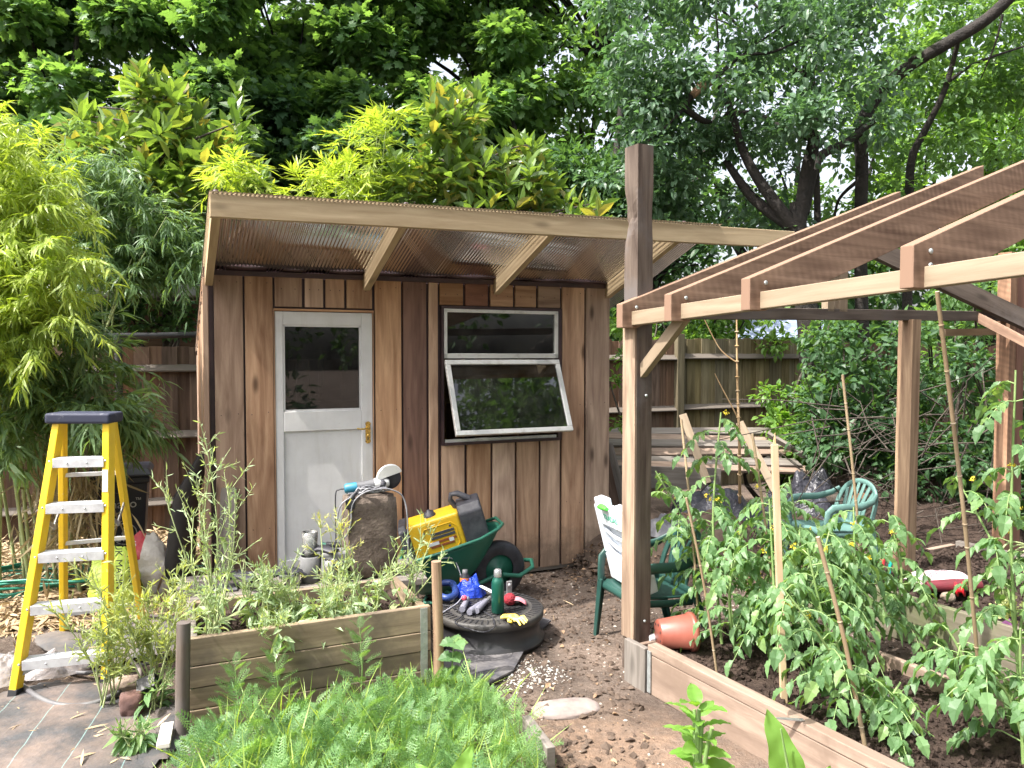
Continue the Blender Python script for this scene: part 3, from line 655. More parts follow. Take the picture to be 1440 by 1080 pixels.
def soilpatch(name, u0, u1, v0, v1, z, parent, amp=.035, frame=B, nx=110, ny=70):
    uu = np.linspace(u0, u1, nx); vv = np.linspace(v0, v1, ny); A, C = np.meshgrid(uu, vv, indexing='ij')
    zz = z+(vnoise(A*7+20, C*7+20, 3, 4)-.5)*amp*2+(vnoise(A*30+20, C*30+20, 4, 2)-.5)*.012
    P = np.array([[frame(a, c, h) for a, c, h in zip(ra, rc, rz)] for ra, rc, rz in zip(A, C, zz)]).reshape(-1, 3)
    id_ = np.arange(nx*ny).reshape(nx, ny); f = np.stack([id_[:-1, :-1], id_[1:, :-1], id_[1:, 1:], id_[:-1, 1:]], -1).reshape(-1, 4)
    c = Cloud(); n = int((u1-u0)*(v1-v0)*1300)
    s = .004+.018*rng.random(n)**2; a = rng.uniform(u0, u1, n); b = rng.uniform(v0, v1, n)
    pp = np.array([frame(x, y, z+.006+float(h)) for x, y, h in zip(a, b, (vnoise(a*7+20, b*7+20, 3, 4)-.5)*amp*2)])
    o = mesh_np(name, P, f, M_darksoil, parent, True)
    c.put(t_rock(), pp, randfr(n), s); k = c.build('clod', M_darksoil, o); k['kind'] = 'stuff'
    return o
soilpatch('soil', .02, 2.85, .055, .95, .135, bed)

# ================= FAR RIGHT BED =================
bed2 = thing('raised_bed', 'grey board raised bed behind the tomatoes with bare soil and purple paint marks', 'raised bed', tuple(B(1, 2.4, 0)))
W_green = wood('mossy_board', (.22, .19, .14), (.1, .09, .06), .9, .85, .6, .1, stain=(.13, .15, .07))
q = MB(); q.box(B(1.0, 1.72, .13), (2.6, .045, .26), np.stack([UU, VV, ZZ], 1)); q.build('side_board', W_green, bed2, .004)
q = MB(); q.box(B(-.3, 2.5, .12), (1.5, .045, .22), np.stack([VV, UU, ZZ], 1)); q.build('end_board', W_pink, bed2, .004)
q = MB(); q.box(B(1.0, 3.3, .13), (2.6, .045, .24), np.stack([UU, VV, ZZ], 1)); q.build('side_board', W_grey, bed2, .004)
soilpatch('soil', -.27, 2.3, 1.745, 3.27, .22, bed2, .05)
M_purple = plain('purple_paint', (.13, .04, .12), .7, c2=(.08, .03, .07))
q = MB()
bu = lambda px, z: None
def on_board(px, py):
    # point on the board face (v = 1.695)
    p0 = B(0, 1.695, 0); r = (px-720)/F; t = (p0[0]-r*p0[1])/(r*UU[1]-UU[0]); Y = p0[1]+UU[1]*t
    return W(px, py, Y)
arc = [on_board(1379+30*k/8+0*k, 893+22*math.sin(math.pi*min(1, k/8*.55+.1)) if k < 6 else 915-(k-5)*7) for k in range(9)]
q.tube(arc, [.018, .026, .028, .022], 8, .12, VV, fixed=True); q.tube([on_board(1405, 893), on_board(1409, 880), on_board(1418, 874), on_board(1422, 888), on_board(1414, 900)], [.012, .018, .014], 8, .12, VV, fixed=True)
q.build('paint_mark', M_purple, bed2)

# ================= LEFT BED =================
def Bl(s, d, z): # parallel to shed; origin at left end of front face
    return np.array([-1.385, 3.25, 0])+SX*s-SN*d+np.array([0, 0, z])
lbed = thing('raised_bed', 'weathered four-board raised bed in front of the door full of tall seeding weeds', 'raised bed', tuple(Bl(.54, .3, 0)))
LM = np.stack([SX, SN, ZZ], 1); LB = 1.085
for z0, z1, dx in ((.285, .405, 0), (.19, .281, -.003), (.095, .186, .002), (.0, .091, -.002)):
    q = MB(); q.box(Bl(LB/2, .02+dx, (z0+z1)/2), (LB, .036, z1-z0), LM); q.build('front_board', W_bed, lbed, .003)
for sx in (.0, LB):
    for z0, z1 in ((.2, .39), (.0, .195)):
        q = MB(); q.box(Bl(sx+(.02 if sx == 0 else -.02), .33, (z0+z1)/2), (.58, .036, z1-z0), np.stack([-SN, SX, ZZ], 1)); q.build('side_board', W_bed if sx else W_grey, lbed, .003)
q = MB(); q.box(Bl(LB/2, .62, .19), (LB, .036, .38), LM); q.build('back_board', W_bed, lbed, .003)
q = MB(); q.box(Bl(LB-.035, .0, .225), (.035, .005, .35), LM)
for k in range(7): q.lathe([(.006, .002), (0, .003)], Bl(LB-.035, -.004, .08+.05*k), 8, np.stack([SX, ZZ, SN], 1))
q.build('corner_bracket', M_galv, lbed)
q = MB(); q.box(Bl(.0, .01, .225), (.03, .005, .35), LM); q.build('corner_bracket', M_galv, lbed)
soilpatch('soil', .04, LB-.04, .045, .6, .32, lbed, .03, Bl, 60, 40)
# stakes
def stake(name, label, path, r, mat, cat='stake'):
    q = MB(); q.tube(path, r, 14); o = q.build(name, mat); return tag(o, label, cat)
p0 = Bl(-.03, -.055, 0)
stake('round_stake', 'stout round wooden stake at the left corner of the weedy bed', [p0-ZZ*.05, p0+ZZ*.2+SX*.003, p0+ZZ*.5+SX*.012], [.03, .029, .028], W_old)
p0 = Bl(LB+.03, -.03, 0)
stake('round_stake', 'thinner round wooden stake at the right corner of the weedy bed', [p0-ZZ*.05, p0+ZZ*.3-SX*.003, p0+ZZ*.63-SX*.012], [.026, .025, .024], W_oldtan)

# ================= FENCE =================
FX = SX; FO = np.array([-3.17, 7.0, 0]); FN = SN
def Fp(t, d, z): return FO+FX*t+FN*d+np.array([0, 0, z])
def tpx(px): r = (px-720)/F; return (r*FO[1]-FO[0])/(FX[0]-r*FX[1])
def fence(label, t0, t1, zt_, rails, mat, posts, droop=0):
    f = thing('fence_panel', label, 'fence', tuple(Fp((t0+t1)/2, 0, 0)), 'close-board fence panels at the back')
    n = max(2, int((t1-t0)/.105)); wd = (t1-t0)/n; mb = MB()
    for i in range(n):
        c = t0+wd*(i+.5); zz = zt_+rng.normal(0, .006)-droop*((c-t0)/(t1-t0)-.5)**2
        mb.box(Fp(c, .012*(i % 2)+.004, zz/2), (zz, wd*1.12 if i % 2 else wd, .012), np.stack([ZZ, FX, FN], 1))
    mb.build('boards', mat, f, .002)
    for z in rails:
        q = MB(); q.prism([(0, -.04), (.075, -.032), (.075, -.022), (0, .03)], Fp((t0+t1)/2, .018, z), FN, ZZ, FX, t1-t0); q.build('rail', W_grey, f)
    for t in posts:
        q = MB(); q.box(Fp(t, .05, (zt_+.05)/2), (zt_+.05, .1, .1), np.stack([ZZ, FX, FN], 1)); q.build('post', mat, f, .004)
    return f
tL0, tL1 = tpx(40), tpx(150)
fence('dark brown fence panel behind the bamboo at far left', -2.6, tpx(128), 1.70, (1.50, .92, .3), W_fence, [])
fence('brown fence panel with grey rails behind the wheelie bin', tpx(128), tpx(305), 1.70, (1.51, .905, .3), W_fence, [])
fence('brown fence panel seen just right of the shed corner', tpx(835), tpx(947), 1.80, (1.60, .99, .3), W_fence, [])
fence('greenish fence panel with a sunlit rail behind the leaning boards', tpx(955), tpx(1160), 1.83, (1.615, 1.0, .3), W_fencegreen, [tpx(951)], .05)
fence('dark fence panel overgrown by the shrubs at right', tpx(1160), tpx(1420), 1.8, (1.6, 1.0), W_fence, [])
# black rail above the left fence
bk = thing('rail_frame', 'black tubular rail standing above the left fence', 'rail', tuple(W(170, 520, 6.5)))
q = MB(); q.tube([W(146, 473, 6.35), W(220, 472, 6.6), W(300, 470, 6.9)], .028, 10); q.build('top_rail', M_blackpl, bk)
q = MB(); a = W(166, 474, 6.4); q.tube([a, [a[0], a[1], 0]], .03, 10); q.build('post', M_blackpl, bk)
# neighbour's low roof strips
nb = thing('neighbour_roof', 'pale grey flat roof edge behind the left fence', 'roof', tuple(W(200, 440, 8.2)))
q = MB(); q.beam(W(60, 413, 7.9), W(330, 411, 9.2), 1.2, .13); q.build('roof_edge', plain('pale_felt', (.5, .5, .52), .8, c2=(.35, .35, .38), ns=3), nb)
q = MB(); q.beam(W(60, 413, 7.9)-[0, -.3, .9], W(330, 411, 9.2)-[0, -.3, .95], .9, 1.6); q.build('wall', W_fence, nb)
nb = thing('neighbour_roof', 'blue grey panelled shed roof behind the right fence', 'roof', tuple(W(1100, 470, 12)))
q = MB(); a, b, c, d = W(1035, 480, 11.6), W(1150, 480, 12.1), W(1165, 442, 13.4), W(1055, 442, 13); q.add([a, b, c, d], [(0, 1, 2, 3)]); q.build('roof_panel', plain('blue_sheet', (.22, .27, .42), .35, c2=(.35, .4, .55), ns=4), nb, solid=.04)
q = MB(); q.beam(a-[0, 0, .05], b-[0, 0, .05], .05, .1); q.beam((a+b)/2-[.3, 0, 0], (d+c)/2-[.3, 0, 0], .03, .03); q.beam(a, d, .03, .03); q.build('trim', M_alu, nb)
q = MB(); q.beam(a+[0, .3, -1.0], b+[0, .3, -1.0], .4, 1.8); q.build('wall', W_fence, nb)
# ================= STEP LADDER =================
M_yel = plain('yellow_fibreglass', (.84, .56, .02), .4, c2=(.74, .47, .03), ns=7, lo=.5, hi=.8)
nt = M_yel.node_tree; p = [x for x in nt.nodes if x.type == 'BSDF_PRINCIPLED'][0]; bc0 = p.inputs['Base Color'].links[0].from_socket; ov_ = objvec(nt)
sp_ = math_(nt, 'MULTIPLY_ADD', noise(nt, ov_, 22, 5, .7), 9, -5.9, clamp=True); sp2 = math_(nt, 'MULTIPLY_ADD', noise(nt, ov_, 7, 6, .75), 6, -3.9, clamp=True)
nt.links.new(mixc(nt, math_(nt, 'MULTIPLY', sp2, .55), mixc(nt, math_(nt, 'MULTIPLY', sp_, .7), bc0, (.7, .68, .6)), (.3, .24, .1)), p.inputs['Base Color'])
M_lalu = plain('ladder_aluminium', (.72, .73, .76), .38, .45, c2=(.55, .55, .58), ns=15)
M_cap = plain('ladder_cap', (.02, .024, .05), .65, c2=(.2, .2, .23), ns=18, lo=.6, hi=.75)
fl, fr_ = G(22, 978), G(151, 962); rl, rr_ = G(90, 896), G(196, 850)
rr_ = G(200, 878)
zt_ = 1.345; ctop = (fl+fr_+rl+rr_)/4
tl, tr_ = W(84, 590, 3.83), W(153, 590, 3.85)
tlb, trb = W(88, 590, 3.90), W(158, 590, 3.95)
lad = thing('step_ladder', 'yellow fibreglass step ladder with white aluminium treads, standing left of the weedy bed', 'ladder', tuple(ctop))
AX = nrm(tr_-tl)
for a, b in ((fl, tl), (fr_, tr_)):
    q = MB(); q.beam(a+ZZ*.02, b, .035, .06, AX*0+np.array([0, 1., 0])*1.0); rl_ = q.build('front_rail', M_yel, lad, .004)
    q = MB(); q.beam(a, a+nrm(b-a)*.035, .042, .068, np.array([0, 1., 0])); q.build('foot', M_blackpl, rl_, .003)
for a, b in ((rl, tlb), (rr_, trb)):
    q = MB(); q.beam(a+ZZ*.02, b, .03, .04, np.array([0, 1., 0])); rl_ = q.build('rear_rail', M_yel, lad, .004)
    q = MB(); q.beam(a, a+nrm(b-a)*.03, .036, .046, np.array([0, 1., 0])); q.build('foot', M_blackpl, rl_, .003)
def lz(a, b, z): t = (z-a[2])/(b[2]-a[2]); return a+(b-a)*t
def zfor(a, b, py):   # height on the rail where it crosses image row py
    lo, hi = 0., 1.
    for _ in range(40):
        m_ = (lo+hi)/2; P = a+(b-a)*m_; ypix = 540-F*((P[2]-CAMZ)*math.cos(PITCH)+P[1]*math.sin(PITCH))/(P[1]*math.cos(PITCH)-(P[2]-CAMZ)*math.sin(PITCH))
        if ypix > py: lo = m_
        else: hi = m_
    return a+(b-a)*lo
for k, (y0, y1) in enumerate(((645, 643), (709, 706), (778, 772), (850, 843), (925, 917))):
    A, C = zfor(fl, tl, y0), zfor(fr_, tr_, y1); A[2] = C[2] = (A[2]+C[2])/2; ax = nrm(C-A); pn = np.cross(ax, ZZ)
    q = MB(); q.beam(A+ax*.01, C-ax*.01, .075, .006); 
    q.beam(A+ax*.01+pn*.037-ZZ*.02, C-ax*.01+pn*.037-ZZ*.02, .004, .045); q.beam(A+ax*.01-pn*.037-ZZ*.015, C-ax*.01-pn*.037-ZZ*.015, .004, .03)
    for j in range(7): q.beam(A+ax*.02+pn*(-.03+.01*j)+ZZ*.004, C-ax*.02+pn*(-.03+.01*j)+ZZ*.004, .003, .003)
    st = q.build('step', M_lalu, lad, .0015)
    q = MB()
    for t in (.3, .66): q.lathe([(.005, 0), (.004, .003), (0, .004)], A+(C-A)*t+pn*.039-ZZ*.02, 8, np.stack([ax, ZZ, pn], 1))
    for e in (A, C): q.lathe([(.006, 0), (.005, .003), (0, .004)], e+pn*.045-ZZ*.01, 8, np.stack([ax, ZZ, pn], 1))
    q.build('rivet', M_steel, st)
for y0, y1 in ((668, 665), (763, 757), (860, 853)):
    A, C = zfor(rl, tlb, y0), zfor(rr_, trb, y1); A[2] = C[2] = (A[2]+C[2])/2
    q = MB(); q.beam(A, C, .012, .022); q.build('rear_crossbar', M_lalu, lad, .002)
q = MB(); pr_ = lz(fr_, tr_, 1.0); dr_ = nrm(tr_-fr_); q.box(pr_+np.array([0, -.0325, 0]), (.11, .028, .001), np.stack([dr_, np.cross(np.array([0, -1., 0]), dr_), np.array([0, -1., 0])], 1)); q.build('sticker', plain('sticker_white', (.7, .7, .68), .5, c2=(.4, .38, .35), ns=60), lad)
q = MB(); q.box((tl+tr_+tlb+trb)/4+ZZ*.012+np.array([0, -.01, 0]), (np.linalg.norm(tr_-tl)+.075, .17, .052), orient(AX)); q.build('top_cap', M_cap, lad, .012, seg=3)
A = zfor(fl, tl, 925); C = zfor(fr_, tr_, 917); ax = nrm(C-A)
q = MB(); q.beam(A+ax*.15, lz(fl, tl, .09), .018, .005, np.array([0, 1., 0])); q.build('knee_brace', M_galv, lad)
q = MB(); q.beam(C-ax*.15, lz(fr_, tr_, .1), .018, .005, np.array([0, 1., 0])); q.build('knee_brace', M_galv, lad)
for (a, b), (c, d) in (((fl, tl), (rl, tlb)), ((fr_, tr_), (rr_, trb))):
    p, r_ = lz(a, b, .82), lz(c, d, .74); mid = (p+r_)/2+np.array([0, 0, -.04])
    q = MB(); q.beam(p, mid, .006, .025); q.beam(mid, r_+ZZ*.1, .006, .025); q.lathe([(.016, 0), (.016, .006), (0, .008)], mid, 12, orient([1, 0, 0])[:, [1, 2, 0]]); q.build('spreader', M_steel, lad, .001)

# ================= WHEELIE BIN =================
bc = G(172, 806); bc[2] = 0
BY = nrm(np.array([.42, -1, 0])); BX = nrm(np.array([1, .42, 0]))
binm = plain('bin_navy', (.022, .026, .045), .45, c2=(.035, .04, .06), ns=6)
wb = thing('wheelie_bin', 'dark navy wheelie bin behind the step ladder, printed with white letters and a ring', 'wheelie bin', tuple(bc))
def ring_box(mb, c, levels):   # levels: (z, halfx, halfy, yoff)
    vs = []; n = 4; fs = []
    for z, hx, hy, yo in levels:
        for sx, sy in ((-1, 1), (1, 1), (1, -1), (-1, -1)): vs.append(c+BX*sx*hx+BY*(sy*hy+yo)+ZZ*z)
    for i in range(len(levels)-1):
        for j in range(4): fs.append((i*4+j, i*4+(j+1) % 4, i*4+4+(j+1) % 4, i*4+4+j))
    fs += [(3, 2, 1, 0), tuple(len(vs)-4+k for k in range(4))]
    mb.add(vs, fs)
q = MB(); ring_box(q, bc, [(.05, .145, .16, -.01), (.70, .19, .21, 0), (.70, .205, .225, 0), (.745, .205, .225, 0)]); q.build('body', binm, wb, .012)
q = MB(); ring_box(q, bc, [(.748, .215, .245, .01), (.765, .22, .25, .01), (.80, .195, .2, -.02)]); q.build('lid', binm, wb, .012)
for sx in (-1, 1):
    q = MB(); q.lathe([(.0, -.02), (.08, -.02), (.09, -.01), (.09, .01), (.08, .02), (0, .02)], bc+BX*sx*.17-BY*.16+ZZ*.09, 20, np.stack([BY, ZZ, BX], 1)); q.build('wheel', M_blackpl, wb)
q = MB(); q.tube([bc+BX*-.15-BY*.26+ZZ*.72, bc+BX*.15-BY*.26+ZZ*.72], .012, 8); q.build('handle', binm, wb)
M_print = plain('white_print', (.7, .71, .73), .6)
fy = lambda z: .16+(.21-.16)*(z-.05)/.65-.01*(1-(z-.05)/.65)
BT = nrm(ZZ+BY*.09)
text_mb('\u2122', .045, bc+BY*(fy(.57)+.006)+ZZ*.575+BX*.128, BX, BT, M_print, 'lettering', wb, .0008)
text_mb('mako', .088, bc+BY*(fy(.55)+.006)+ZZ*.55+BX*.02, BX, BT, M_print, 'lettering', wb, .0008)
q = MB(); cc = bc+BY*(fy(.33)+.005)+ZZ*.33+BX*.035
q.tube([cc+BX*.078*math.cos(a)+BT*.078*math.sin(a) for a in np.linspace(0, 2*math.pi, 41)], .0035, 6, .3, BY, fixed=True)
q.prism([(-.012, -.055), (-.004, -.055), (0, -.01), (.004, -.055), (.014, -.055), (.016, .0), (.024, -.01), (.028, -.004), (.014, .03), (-.012, .03), (-.024, .0), (-.016, -.006)], cc, BX, BT, BY, .002)
q.lathe([(.012, 0), (.0119, .001), (0, .001)], cc+BT*.043, 12, np.stack([BX, BT, BY], 1)); q.prism([(-.05, -.055), (-.028, -.055), (-.025, -.005), (-.053, -.005)], cc, BX, BT, BY, .002); q.build('symbol', M_print, wb)

# ================= COMPOST BAGS =================
def bag(name, label, c, w_, h, d, mat, seed, ax=0.0, top=.35, lean=0.0):
    mb = MB(); X = np.array([math.cos(ax), math.sin(ax), 0]); Y = np.array([-math.sin(ax), math.cos(ax), 0])
    def f(u, v):
        a = 2*math.pi*u; k = 1-(1-top)*v**2.2; e = abs(math.cos(a))**.7*np.sign(math.cos(a)); g = abs(math.sin(a))**.8*np.sign(math.sin(a))
        bulge = math.sin(math.pi*min(1, v*.9+.12))**.5
        n_ = float(vnoise(np.array(u*9+seed), np.array(v*7+seed), seed, 4))-.5
        pin = 1-.75*v**3
        r = 1+.35*n_
        return np.array(c)+X*(e*w_/2*(k*.6+.4*bulge)*r+lean*v)+Y*(g*d/2*bulge*pin*r)+ZZ*(h*v*(1+.18*n_*v)+.0)
    mb.grid(f, 40, 26); o = mb.build(name, mat); return tag(o, label, 'sack')
def bagmat(name, c, c2, band=None, axis=2, lo=0, hi=0):
    m = plain(name, c, .38, c2=c2, ns=4, bmp=.9, bs=9, bd=.03, spec=.5); nt = m.node_tree
    if band:
        tc = nt.nodes.new('ShaderNodeTexCoord'); sp = nt.nodes.new('ShaderNodeSeparateXYZ'); nt.links.new(tc.outputs['Generated'], sp.inputs[0])
        p = [x for x in nt.nodes if x.type == 'BSDF_PRINCIPLED'][0]; base = p.inputs['Base Color'].links[0].from_socket
        z = math_(nt, 'ADD', sp.outputs[2], math_(nt, 'MULTIPLY', sp.outputs[0], -.25))
        a = math_(nt, 'GREATER_THAN', z, lo); b = math_(nt, 'LESS_THAN', sp.outputs[0], hi)
        nt.links.new(mixc(nt, math_(nt, 'MULTIPLY', a, b), base, band), p.inputs['Base Color'])
    return m
b1c = G(207, 842); b1 = bag('compost_sack', 'off-white plastic sack with a red printed panel slumped beside the bin', (b1c[0], b1c[1], 0), .36, .44, .24, bagmat('sack_white', (.6, .56, .52), (.5, .46, .43), (.48, .035, .05), lo=.5, hi=.5), 3, .15, .5)
text_mb('G', .05, W(188, 765, b1c[1]-.15), (1, 0, 0), (0, 0, 1), M_print, 'lettering', b1, .001)
b2c = G(163, 858); b2 = bag('compost_sack', 'lime green plastic sack with black vertical lettering behind the ladder', (b2c[0], b2c[1], 0), .31, .40, .18, bagmat('sack_lime', (.44, .6, .06), (.52, .66, .14)), 8, .1, .7)
M_blk = plain('black_print', (.02, .02, .02), .6)
bx = b2c[1]-.125
text_mb('UK MANNO', .062, W(167, 802, bx), (0, 0, -1), (1, 0, .05), M_blk, 'lettering', b2, .001)
text_mb('AMINO', .055, W(184, 802, bx-.0), (0.05, 0, -1), (1, 0, .05), M_blk, 'lettering', b2, .001)

# black rolled sheet leaning on the corner
q = MB(); q.tube([G(248, 838), W(262, 700, 5.0), W(286, 640, 4.95)], [.11, .085, .035], 16, .6); o = q.build('rolled_membrane', M_blackpl); tag(o, 'black roll of plastic sheet leaning against the left corner of the shed', 'plastic roll')
q = MB(); q.beam(G(316, 865)+[0, 0, 0], W(322, 686, 4.82), .1, .018, (0, 1, 0)); o = q.build('loose_board', W_grey, None, .002); tag(o, 'grey offcut board standing upright against the shed at left', 'board')
q = MB(); q.beam(G(296, 866)+[0, .0, .06], G(386, 848)+[0, .0, .06], .022, .15); o = q.build('loose_board', W_pinelight, None, .003); tag(o, 'clean new pine board on edge at the foot of the shed by the door', 'board')
o.location[2] = .13

# hoses
def hose(name, label, pts, r, mat, cat='hose', n=8, dens=6):
    pts = [np.array(p, float) for p in pts]; out_ = []
    P = [pts[0]]+pts+[pts[-1]]
    for i in range(1, len(P)-2):
        for k in range(dens):
            t = k/dens; a, b, c, d = P[i-1], P[i], P[i+1], P[i+2]
            out_.append(.5*((2*b)+(-a+c)*t+(2*a-5*b+4*c-d)*t*t+(-a+3*b-3*c+d)*t**3))
    out_.append(pts[-1]); q = MB(); q.tube(out_, r, n); o = q.build(name, mat); return tag(o, label, cat) if label else o
M_hose = plain('green_hose', (.015, .16, .11), .35, c2=(.02, .22, .15), ns=8)
pts = []
cx, cy = G(40, 835)[:2]
for k in range(58):
    a = k*.55; rr2 = .30+.09*math.sin(k*1.7)+.002*k
    pts.append((cx+.06+rr2*math.cos(a)*1.1, cy+rr2*.75*math.sin(a), .06+.0018*k+.012*math.sin(k*2.1)))
for k in range(8): pts.append((cx+.35+.13*k, cy+.12+.045*k, .10+.01*math.sin(k)))
hose('garden_hose', 'coiled dark green garden hose lying on the straw mulch', pts, .0085, M_hose)
M_ghose = plain('grey_hose', (.085, .082, .09), .5, c2=(.12, .118, .12), ns=9)
hose('grey_hose', 'grey hose curving across the black membrane in front of the ladder', [G(-60, 900, .02), G(-10, 925, .02), G(28, 962, .02), G(70, 988, .02), G(115, 992, .02), G(155, 980, .03), G(190, 955, .06)], .013, M_ghose)
hose('grey_hose', 'dusty grey hose running behind the ladder feet', [G(-40, 915, .02), G(50, 930, .02), G(110, 946, .02), G(165, 940, .02), G(200, 935, .02), G(235, 925, .02)], .011, M_ghose)
hose('grey_hose', 'short grey hose loop between the ladder and the stones', [G(130, 922, .02), G(170, 924, .03), G(194, 938, .05), G(196, 955, .03)], .011, plain('brown_hose', (.2, .17, .16), .5))
# clear plastic bag
m = plain('clear_poly', (.4, .37, .37), .3, c2=(.28, .25, .25), ns=6, bmp=.8, bs=14, bd=.02)
p_ = [x for x in m.node_tree.nodes if x.type == 'BSDF_PRINCIPLED'][0]; p_.inputs['Alpha'].default_value = .6
def crumple(name, label, cat, c, rx, ry, h, mat, seed, ang=0):
    mb = MB()
    def f(u, v):
        a = u*2*math.pi; r = v
        n_ = float(vnoise(np.array(3+3*math.cos(a)*r+seed), np.array(3+3*math.sin(a)*r), seed, 4))
        x = rx*r*math.cos(a)*(1+.5*(n_-.5)); y = ry*r*math.sin(a)*(1+.4*(n_-.5))
        return np.array([c[0]+x*math.cos(ang)-y*math.sin(ang), c[1]+x*math.sin(ang)+y*math.cos(ang), c[2]+h*(1-r**2.2)*(.35+1.1*n_)])
    mb.grid(f, 48, 14); o = mb.build(name, mat); return tag(o, label, cat) if label else o
crumple('plastic_bag', 'crumpled clear plastic bag on the ground between the ladder legs', 'plastic bag', G(70, 945, .02), .17, .1, .1, m, 4, .3)
crumple('plastic_bag', 'wrinkled clear plastic sheet at the far left edge beside the ladder foot', 'plastic bag', G(10, 950, .02), .12, .16, .09, m, 9)
# stones by the bed
M_stone = plain('stone', (.3, .235, .18), .9, c2=(.15, .11, .09), ns=10, bmp=.6, bs=30, bd=.01)
def rock(name, label, cat, c, sz, mat, seed, rot=0, box=.0, rough=.18):
    mb = MB()
    def f(u, v):
        a = 2*math.pi*u; ph = math.pi*v; d = np.array([math.cos(a)*math.sin(ph), math.sin(a)*math.sin(ph), -math.cos(ph)])
        if box: d = d/np.max(np.abs(d))**box
        n_ = float(vnoise(np.array(d[0]*1.7+9+seed), np.array(d[1]*1.7+d[2]*2.3+9), seed, 4))
        q_ = d*np.array(sz)/2*(1+rough*2*(n_-.5)); x, y = q_[0], q_[1]
        return np.array([c[0]+x*math.cos(rot)-y*math.sin(rot), c[1]+x*math.sin(rot)+y*math.cos(rot), c[2]+q_[2]])
    mb.grid(f, 32, 20); o = mb.build(name, mat); return tag(o, label, cat) if label else o
rock('stone', 'pale brown stone beside the ladder foot', 'stone', G(172, 965, .045), (.17, .1, .09), M_stone, 2, .5, .4)
rock('stone', 'dark red brick lump standing at the membrane edge', 'stone', G(186, 990, .05), (.1, .09, .12), plain('brick', (.14, .075, .06), .9, c2=(.09, .05, .045), ns=12, bmp=.5), 5, .3, .5)
q = MB()
a, b = G(197, 968, .10), G(222, 958, .13); q.tube([a, b], .04, 4, 1.0, caps=False, smooth=False); o = q.build('pipe_offcut', M_blackpl, None, 0, .006); tag(o, 'short square black pipe offcut lying on the stones', 'pipe')
rock('flat_stone', 'flat grey slab set in the path beside the leafy border', 'stone', (G(795, 998)[0], G(795, 998)[1], -.0), (.34, .17, .05), plain('slab', (.27, .22, .2), .9, c2=(.17, .14, .13), ns=9, bmp=.4), 7, .2, .4, .1)

# ================= BENCH WITH POTS =================
ben = thing('plank_bench', 'low grey plank bench behind the weedy bed in front of the door', 'bench', tuple(Bl(.4, .95, 0)))
bz = .36
def Bn(px, py=None, d=0, z=bz):  # point on the bench by image column; d = depth behind the front edge
    A = W(237, 852, 3.9); C = W(496, 825, 4.19); r = (px-720)/F
    t = (A[0]-r*A[1])/(r*(C[1]-A[1])-(C[0]-A[0])); p = A+(C-A)*t; p[2] = z
    return p+np.array([-.31, .95, 0])*d
eX = nrm(Bn(496)-Bn(237)); eY = np.array([-eX[1], eX[0], 0])
LBn = np.linalg.norm(Bn(600)-Bn(237)); c0 = Bn(237)
for k in range(3):
    q = MB(); q.box(c0+eX*LBn/2+eY*(.075+k*.155)-ZZ*.02, (LBn, .148, .036), np.stack([eX, eY, ZZ], 1)); q.build('plank', W_grey, ben, .003)
for t in (.08, .5, .94):
    q = MB(); q.box(c0+eX*LBn*t+eY*.2-ZZ*(bz/2+.02), (.07, .36, bz-.04), np.stack([eX, eY, ZZ], 1)); q.build('leg', W_grey, ben, .003)
M_gl = glass('clear_glass', (.93, .95, .95), 1.3, .05, .5, (.7, .7, .68))
def pint(label, c, r, h):
    q = MB(); q.lathe([(.0, .006), (r*.72, .006), (r*.72, 0), (r*.75, 0), (r*.82, h*.3), (r*.95, h*.7), (r, h), (r-.003, h), (r*.92, h*.7), (r*.78, h*.3), (r*.7, .01), (0, .01)], c, 24); o = q.build('pint_glass', M_gl); return tag(o, label, 'glass')
# grey tub and glasses
tubm = plain('grey_tub', (.13, .13, .135), .7, c2=(.2, .2, .2), ns=8)
q = MB(); c = Bn(470, d=.12); q.box(c+ZZ*.085, (.14, .12, .17), np.stack([eX, eY, ZZ], 1)); o = q.build('plastic_tub', tubm, None, .012); tag(o, 'dusty grey plastic tub on the bench behind the straight glass', 'tub')
c = Bn(433, d=.14)
q = MB(); q.lathe([(.0, 0), (.05, 0), (.055, .07), (.058, .14), (.05, .145)], c+eX*.01, 20); o = q.build('plant_pot', tubm); tag(o, 'grey plant pot on the bench under the tall glass', 'pot')
pint('tall pint glass standing highest on the bench, left of the straight tumbler', c+ZZ*.13+eX*.01, .044, .15)
pint('straight clear tumbler on the bench in front of the grey tub', Bn(463, d=.02)+ZZ*.0, .036, .145)
q = MB(); q.box(Bn(410, d=.1)+ZZ*.03, (.07, .06, .06), np.stack([eX, eY, ZZ], 1)); o = q.build('stone_block', plain('pale_block', (.4, .38, .34), .9, c2=(.28, .26, .23), ns=9, bmp=.3), None, .008); tag(o, 'small pale stone block on the bench left of the glasses', 'block')
